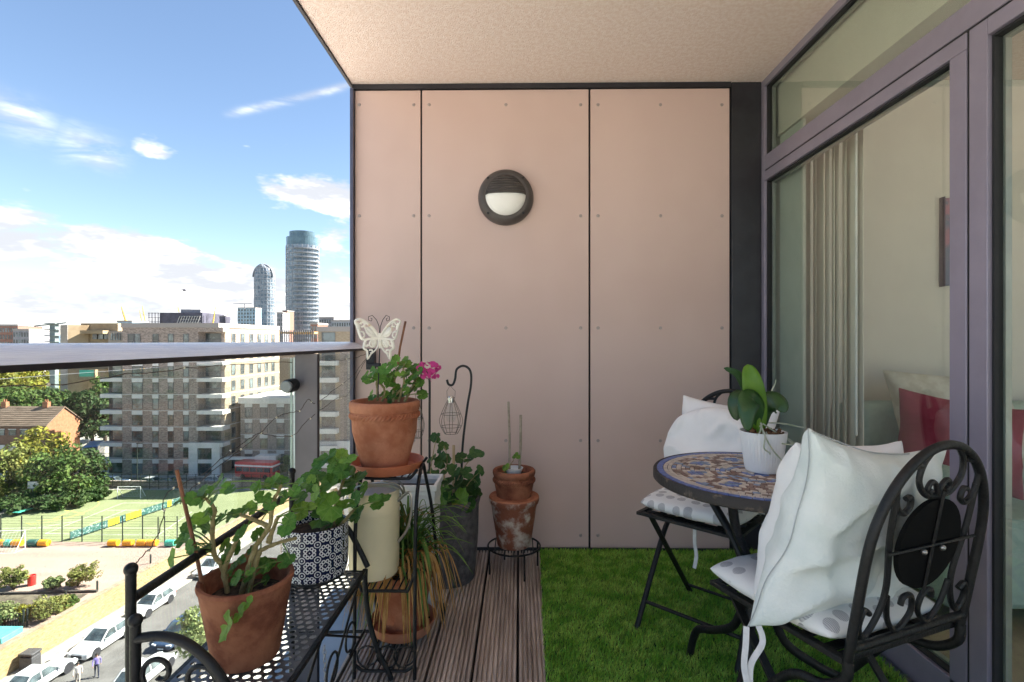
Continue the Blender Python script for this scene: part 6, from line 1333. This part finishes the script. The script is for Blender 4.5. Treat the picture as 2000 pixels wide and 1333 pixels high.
px_plant('geranium', 'bushy geranium with large leaves in the blue and white pot', (-.64, 1.60, .50), 1.60,
    [[(1170, 500), (1150, 420), (1160, 330), (1140, 260)], [(1210, 500), (1220, 400), (1250, 280), (1290, 180)], [(1230, 500), (1270, 450), (1330, 380)], [(1150, 490), (1190, 470), (1230, 470)]],
    [(1140, 130, 72), (1190, 92, 66), (1250, 80, 60, 'b'), (1300, 112, 66, 'b'), (1200, 240, 92), (1130, 200, 74), (1290, 180, 72), (1350, 215, 96), (1250, 170, 62), (1090, 240, 62), (1180, 375, 104, 'b'), (1275, 360, 68), (1345, 320, 64), (1350, 395, 66), (1240, 445, 68, 'b'), (1488, 330, 84), (1240, 300, 40, 'd'), (1120, 290, 60), (1060, 200, 56), (1310, 260, 66), (1220, 140, 60, 'b'), (1150, 300, 52), (1390, 270, 60)], O4, S4, spread=.075, stem_r=.007, seed=12)
O3, S3 = (670, 600), 6.665
tp = px_plant('geranium', 'compact pink flowering geranium in the large terracotta pot', (-.47, 1.79, .86), 1.79,
    [[(650, 1230), (660, 1080), (670, 940), (700, 800)], [(720, 1230), (790, 1000), (780, 850), (800, 740)], [(690, 1140), (800, 1030), (840, 950), (930, 850)], [(500, 1230), (540, 1080), (450, 960), (420, 870)], [(800, 1230), (900, 1050), (960, 920)], [(450, 1220), (440, 1000), (430, 900)], [(930, 850), (1020, 820), (1090, 830)]],
    [(300, 890, 90, 'b'), (310, 965, 118, 'b'), (360, 1150, 100, 'b'), (400, 830, 100), (540, 830, 140), (490, 910, 120), (600, 960, 130), (650, 890, 120), (620, 740, 120, 'b'), (680, 690, 110, 'b'), (760, 780, 120, 'b'), (830, 740, 120, 'b'), (880, 800, 120), (950, 790, 110), (960, 870, 130), (900, 930, 120, 'b'), (960, 990, 130, 'b'), (1050, 1140, 120), (880, 1090, 120), (640, 1160, 130), (700, 1040, 90), (820, 880, 110, 'b'), (590, 1000, 110), (840, 1000, 100), (500, 1140, 70), (720, 1140, 90), (780, 1150, 100), (560, 1130, 80), (740, 880, 90, 'b'), (450, 850, 90)], O3, S3, spread=.07, stem_r=.005, seed=13)
petal = mat('magenta_petal', (.62, .03, .24), .6, col2=(.75, .10, .38), vs_=60, transl=.35); rs = random.Random(8); fc = at(838, 724, Y=1.78); pmesh = MB().add([(0, 0, 0), (.45, .5, .1), (.35, 1, .22), (0, 1.1, .2), (-.35, 1, .22), (-.45, .5, .1)], [(0, 1, 2, 3), (0, 3, 4, 5)]).mesh('petal', petal)
for k in range(64):
    d = Vector((rs.gauss(0, 1), rs.gauss(0, 1), rs.gauss(.2, .9))).normalized(); p = fc+Vector((d.x*.030, d.y*.026, d.z*.026))-tp.location
    o = inst('petal', pmesh, tp, p); o.rotation_euler = d.to_track_quat('Z', 'Y').to_euler(); o.rotation_euler.rotate_axis('Z', rs.uniform(0, 6.28)); o.rotation_euler.rotate_axis('X', rs.uniform(-.3, .8)); o.scale = [rs.uniform(.014, .020)]*3
tag(MB().tube([at(777, 712, Y=1.76), at(781, 680, Y=1.76), at(792, 628, Y=1.75)], .0038, 8).build('plant_stake', brown_stick, None, at(777, 712, Y=1.76)), 'reddish brown stake in the pink geranium pot', 'stake')
O5, S5 = (600, 580), 3.508
px_plant('climbing_plant', 'dark green climbing plant on canes in the grey planter', (-.33, 2.385, .33), 2.36,
    [[(850, 1420), (845, 1200), (870, 1040), (890, 960)], [(940, 1430), (930, 1250), (960, 1130), (940, 1020)], [(1000, 1430), (1030, 1260), (1090, 1150), (1150, 1090)], [(1050, 1430), (1090, 1300), (1170, 1210)], [(960, 1430), (880, 1330), (850, 1230)]],
    [(910, 1120, 84), (860, 965, 46), (930, 1020, 54), (1040, 1100, 58), (1130, 1110, 76), (1150, 1082, 54), (1130, 1040, 34), (1000, 1200, 76), (1040, 1240, 84), (1180, 1200, 64), (900, 1220, 70), (840, 1200, 44), (1100, 1290, 84), (1010, 1310, 84), (850, 1110, 48), (970, 1270, 70), (1090, 1210, 60), (905, 1330, 60), (1150, 1250, 56), (870, 1290, 60), (940, 1370, 110, 'b'), (1060, 1400, 110, 'b'), (1150, 1350, 80), (1000, 1380, 80), (880, 1390, 80), (890, 950, 34), (1190, 1080, 40)], O5, S5, spread=.08, key='c', stem_r=.003, seed=14, young=0)
for i, ((a, b), (c, d), r) in enumerate((((886, 990), (886, 870), .0065), ((865, 1000), (868, 920), .005))): p = at(a, b, Y=2.36); p.z = .34; tag(MB().tube([p, at(c, d, Y=2.36)], r, 8).build('bamboo_cane', wood_stick, None, p), ('taller yellow bamboo cane among the climbing plant leaves', 'shorter pale bamboo cane among the climbing plant leaves')[i], 'cane')
e = px_plant('seedling', 'tiny pale green seedling in the small white pot', (sp.x, sp.y-.015, .48), 2.44, [[(1205, 170), (1235, 130), (1260, 90)], [(1230, 170), (1220, 190), (1205, 215)]], [(1262, 82, 26, 'b'), (1275, 95, 22, 'b'), (1215, 150, 34, 'b'), (1200, 205, 36, 'b'), (1225, 210, 34, 'b'), (1185, 225, 30, 'b'), (1240, 190, 26, 'b'), (1210, 235, 32, 'b'), (1235, 225, 26, 'b')], (560, 860), 2.817, spread=.02, stem_r=.0022, seed=15)
# spiky grass with dry tips, each blade its own part
gb = Vector((-.430, 1.895, .235)); gr = empty('spider_grass', gb, 'arching strap leaved grass, green above and dried orange below', 'plant'); rs = random.Random(21)
gm = [mat('grass_green', (.08, .19, .03), .55, col2=(.18, .30, .06), vs_=20, transl=.3), mat('grass_dry', (.50, .26, .07), .8, col2=(.68, .43, .17), vs_=15, transl=.3), mat('grass_mix', (.09, .16, .03), .6, col2=(.45, .25, .07), vs_=9, transl=.3)]
for k in range(290):
    a = rs.uniform(0, 2*math.pi); dry = k >= 120; u = Vector((math.cos(a), math.sin(a)*.75, 0))
    if not dry: h_, o_, dp = rs.uniform(.10, .27), rs.uniform(.06, .20), rs.uniform(-.02, .10); u = (u+Vector((.35, -.1, 0)))*.9
    else: h_, o_, dp = rs.uniform(.04, .12), rs.uniform(.11, .18), rs.uniform(.12, .26); u = (u+Vector((-.1, -.45, 0))).normalized()
    b0 = gb+Vector((rs.uniform(-.04, .04), rs.uniform(-.04, .04), 0)); pts = [b0, b0+u*o_*.35+Vector((0, 0, h_*.8)), b0+u*o_*.8+Vector((0, 0, h_)), b0+u*o_*1.15+Vector((0, 0, h_-dp))]
    strap('blade', pts, rs.uniform(.008, .0145), (u.x*.3, u.y*.3, 1), gm[1 if dry and rs.random() < .85 else (2 if rs.random() < .25 else 0)], gr, thick=.0004, fold=.5, shape=lambda t: max(.06, (1-t)**.5))

# ================================================================== ORNAMENTS
iron_thin = mat('hook_iron', (.03, .03, .032), .5, .4)
def hook(name, label, base, pts, Y):
    P = [at(px, py, Y=Y) for px, py in pts]; P[0].z = .335; return tag(MB().tube(spline(P, 6), .0055, 8).build(name, iron_thin, None, P[0]), label, 'hook')
hook('shepherd_hook', 'black shepherd hook with curved top holding the wire lantern', None, ((900, 985), (903, 880), (912, 800), (920, 750), (918, 724), (905, 715), (892, 722), (889, 740), (884, 752), (876, 751), (873, 742)), 2.40)
hook('shepherd_hook', 'black shepherd hook whose top hides behind the pink flower', None, ((839, 985), (839, 900), (839, 800), (839, 745), (836, 728), (826, 722), (817, 730), (816, 745), (820, 752)), 2.40)
chrome = mat('lantern_chrome', (.6, .6, .6), .2, .9); wire_m = mat('lantern_wire', (.12, .10, .085), .4, .7); bulb_g = glass_mat('lantern_glass', (.96, .97, .97), 1.0)
def lantern(px, ytop, ybot, wpx, label):
    Y = 2.40; c = at(px, (ytop+ybot)/2, Y=Y); k = Y/1000; H_ = (ybot-ytop)*k; r = wpx*k/2; zb = c.z-H_/2; e = empty('wire_lantern', (c.x, Y, zb), label, 'lantern'); z = lambda t: zb+H_*t
    pr_ = lambda t: r*(.55+.45*math.sin(min(1, t/.38)*math.pi/2)) if t < .38 else r*(1-.80*((t-.38)/.62)**1.25)
    for k2 in range(8):
        a = k2*math.pi/4; MB().tube([(c.x+pr_(t)*math.cos(a), Y+pr_(t)*math.sin(a), z(t)) for t in np.linspace(0, 1, 14)], .0013, 5).build('wire', wire_m, e)
    for t in (0, .2, .55): MB().tube(arc((c.x, Y, z(t)), pr_(t), 0, 2*math.pi, 24, ((1, 0, 0), (0, 1, 0)))[:-1], .0013, 5, closed=True).build('hoop', wire_m, e)
    MB().lathe([(r*.30, H_*.88), (r*.30, H_*1.02), (r*.2, H_*1.06), (0, H_*1.06)], 20, (c.x, Y, zb)).build('cap', chrome, e)
    MB().lathe([(.0, H_*.32), (r*.35, H_*.35), (r*.5, H_*.5), (r*.33, H_*.72), (r*.22, H_*.88)], 20, (c.x, Y, zb)).build('bulb', bulb_g, e)
    p2 = at(px-2, ytop-24, Y=Y); MB().tube([(c.x-r*.32, Y, z(1.0)), (c.x-r*.36, Y, z(1.2)), (p2.x, Y, p2.z), (c.x+r*.36, Y, z(1.2)), (c.x+r*.32, Y, z(1.0))], .0011, 5).build('bail', wire_m, e)
lantern(881, 778, 847, 46, 'bulb shaped wire lantern hanging from the shepherd hook'); lantern(816, 786, 856, 26, 'wire lantern half hidden behind the large terracotta pot')
# butterfly ornament on a rod
BY_ = 1.74; bc = at(742, 656, Y=BY_); bf = empty('butterfly_ornament', at(740, 770, Y=BY_), 'cream painted cut metal butterfly on a thin rod', 'ornament'); cm = mat('cream_chipped', (.86, .81, .71), .7, col2=(.66, .45, .26), vs_=25, lo=.62, hi=.74, bump=.3)
def BP(x_, y_): p = at(670+x_/6.665, 600+y_/6.665, Y=BY_); d = abs(p.x-bc.x)*.35; return Vector((p.x, BY_-d, p.z))
def wing(outline, holes, nm):
    b = MB(); P = [BP(*p) for p in outline]; b.tube(spline(P+[P[0]], 3),   .0055, 6, flat=.5); o = b.build(nm, cm, bf)
    for h in holes: MB().tube(spline([BP(*p) for p in h], 3), .0046, 6, flat=.55).build('wing_scroll', cm, o)
    return o
def plate(poly, nm='wing_plate'):
    P = [BP(*p) for p in poly]; c = sum(P, Vector())/len(P); b = MB(); n = len(P); b.add([p for p in P]+[c], [(i, (i+1) % n, n) for i in range(n)]); o = b.build(nm, cm, bf); s_ = o.modifiers.new('s', 'SOLIDIFY'); s_.thickness = .0012
for mir in (0, 1):
    f = (lambda L_: [(960-x_, y_) for x_, y_ in L_]) if mir else (lambda L_: L_)
    wing(f([(470, 400), (420, 310), (340, 220), (250, 165), (190, 190), (215, 260), (235, 340), (270, 420), (340, 420), (410, 400)]), [f([(300, 250), (330, 320), (390, 370)]), f([(250, 230), (270, 200), (300, 215), (290, 250), (260, 260)]), f([(250, 320), (285, 330), (300, 380), (270, 400)]), f([(210, 210), (235, 240), (240, 300)])], 'upper_wing')
    plate(f([(460, 395), (420, 330), (350, 260), (310, 265), (310, 330), (350, 385), (410, 400)]))
    wing(f([(465, 410), (400, 415), (330, 420), (295, 470), (290, 540), (330, 570), (335, 680), (375, 610), (420, 570), (460, 500)]), [f([(320, 450), (300, 480), (320, 510), (345, 490)]), f([(350, 560), (385, 560), (390, 590), (365, 600)]), f([(430, 430), (370, 440), (360, 500), (400, 520), (430, 470)])], 'lower_wing')
    plate(f([(450, 420), (400, 425), (375, 460), (385, 520), (420, 530), (445, 480)]))
    MB().tube([BP(*p) for p in f([(478, 350), (470, 250), (440, 170), (390, 110), (345, 130), (345, 175), (380, 185), (388, 155), (370, 145)])], .0012, 5).build('antenna', iron_thin, bf)
MB().tube([BP(480, 340), BP(480, 420), BP(480, 540)], [.005, .0065, .003], 8).build('body', cm, bf); MB().tube([BP(480, 480), BP(468, 800), BP(455, 1180)], .0022, 6).build('rod', iron_thin, bf)
# string of fairy lights strung along the glass
sl_ = empty('string_lights', at(600, 800, X=-.80), 'thin copper wire string of fairy lights draped along the railing', 'string lights'); cop = mat('wire_dark', (.09, .065, .045), .5, .6); bulb = mat('fairy_bulb', (.85, .78, .6), .2, spec=.8)
for pts in (((745, 688), (715, 702), (690, 733), (655, 760), (617, 788), (602, 779), (588, 800), (570, 806), (540, 815), (505, 850), (460, 885), (410, 925), (375, 955), (352, 985)), ((742, 692), (722, 690), (700, 697), (660, 705), (617, 705)), ((720, 695), (700, 730), (680, 770), (655, 780), (617, 808), (594, 828), (575, 850), (545, 853), (510, 848), (480, 862), (440, 890), (395, 930)),
            ((380, 935), (330, 960), (318, 985), (320, 1010), (300, 1060), (275, 1090), (258, 1115), (250, 1150), (262, 1195)), ((0, 758), (120, 750), (280, 728), (420, 716), (570, 708))):
    P = [at(px, py, X=-.80) for px, py in pts]; P = spline(P, 5); rs = random.Random(len(pts)); P = [p+Vector((0, rs.uniform(-.004, .004), rs.uniform(-.003, .003))) for p in P]; MB().tube(P, .0011, 5).build('wire', cop, sl_)
    for p in P[4::9]: MB().ball(p, .0032, 8, 6).build('bulb', bulb, sl_)
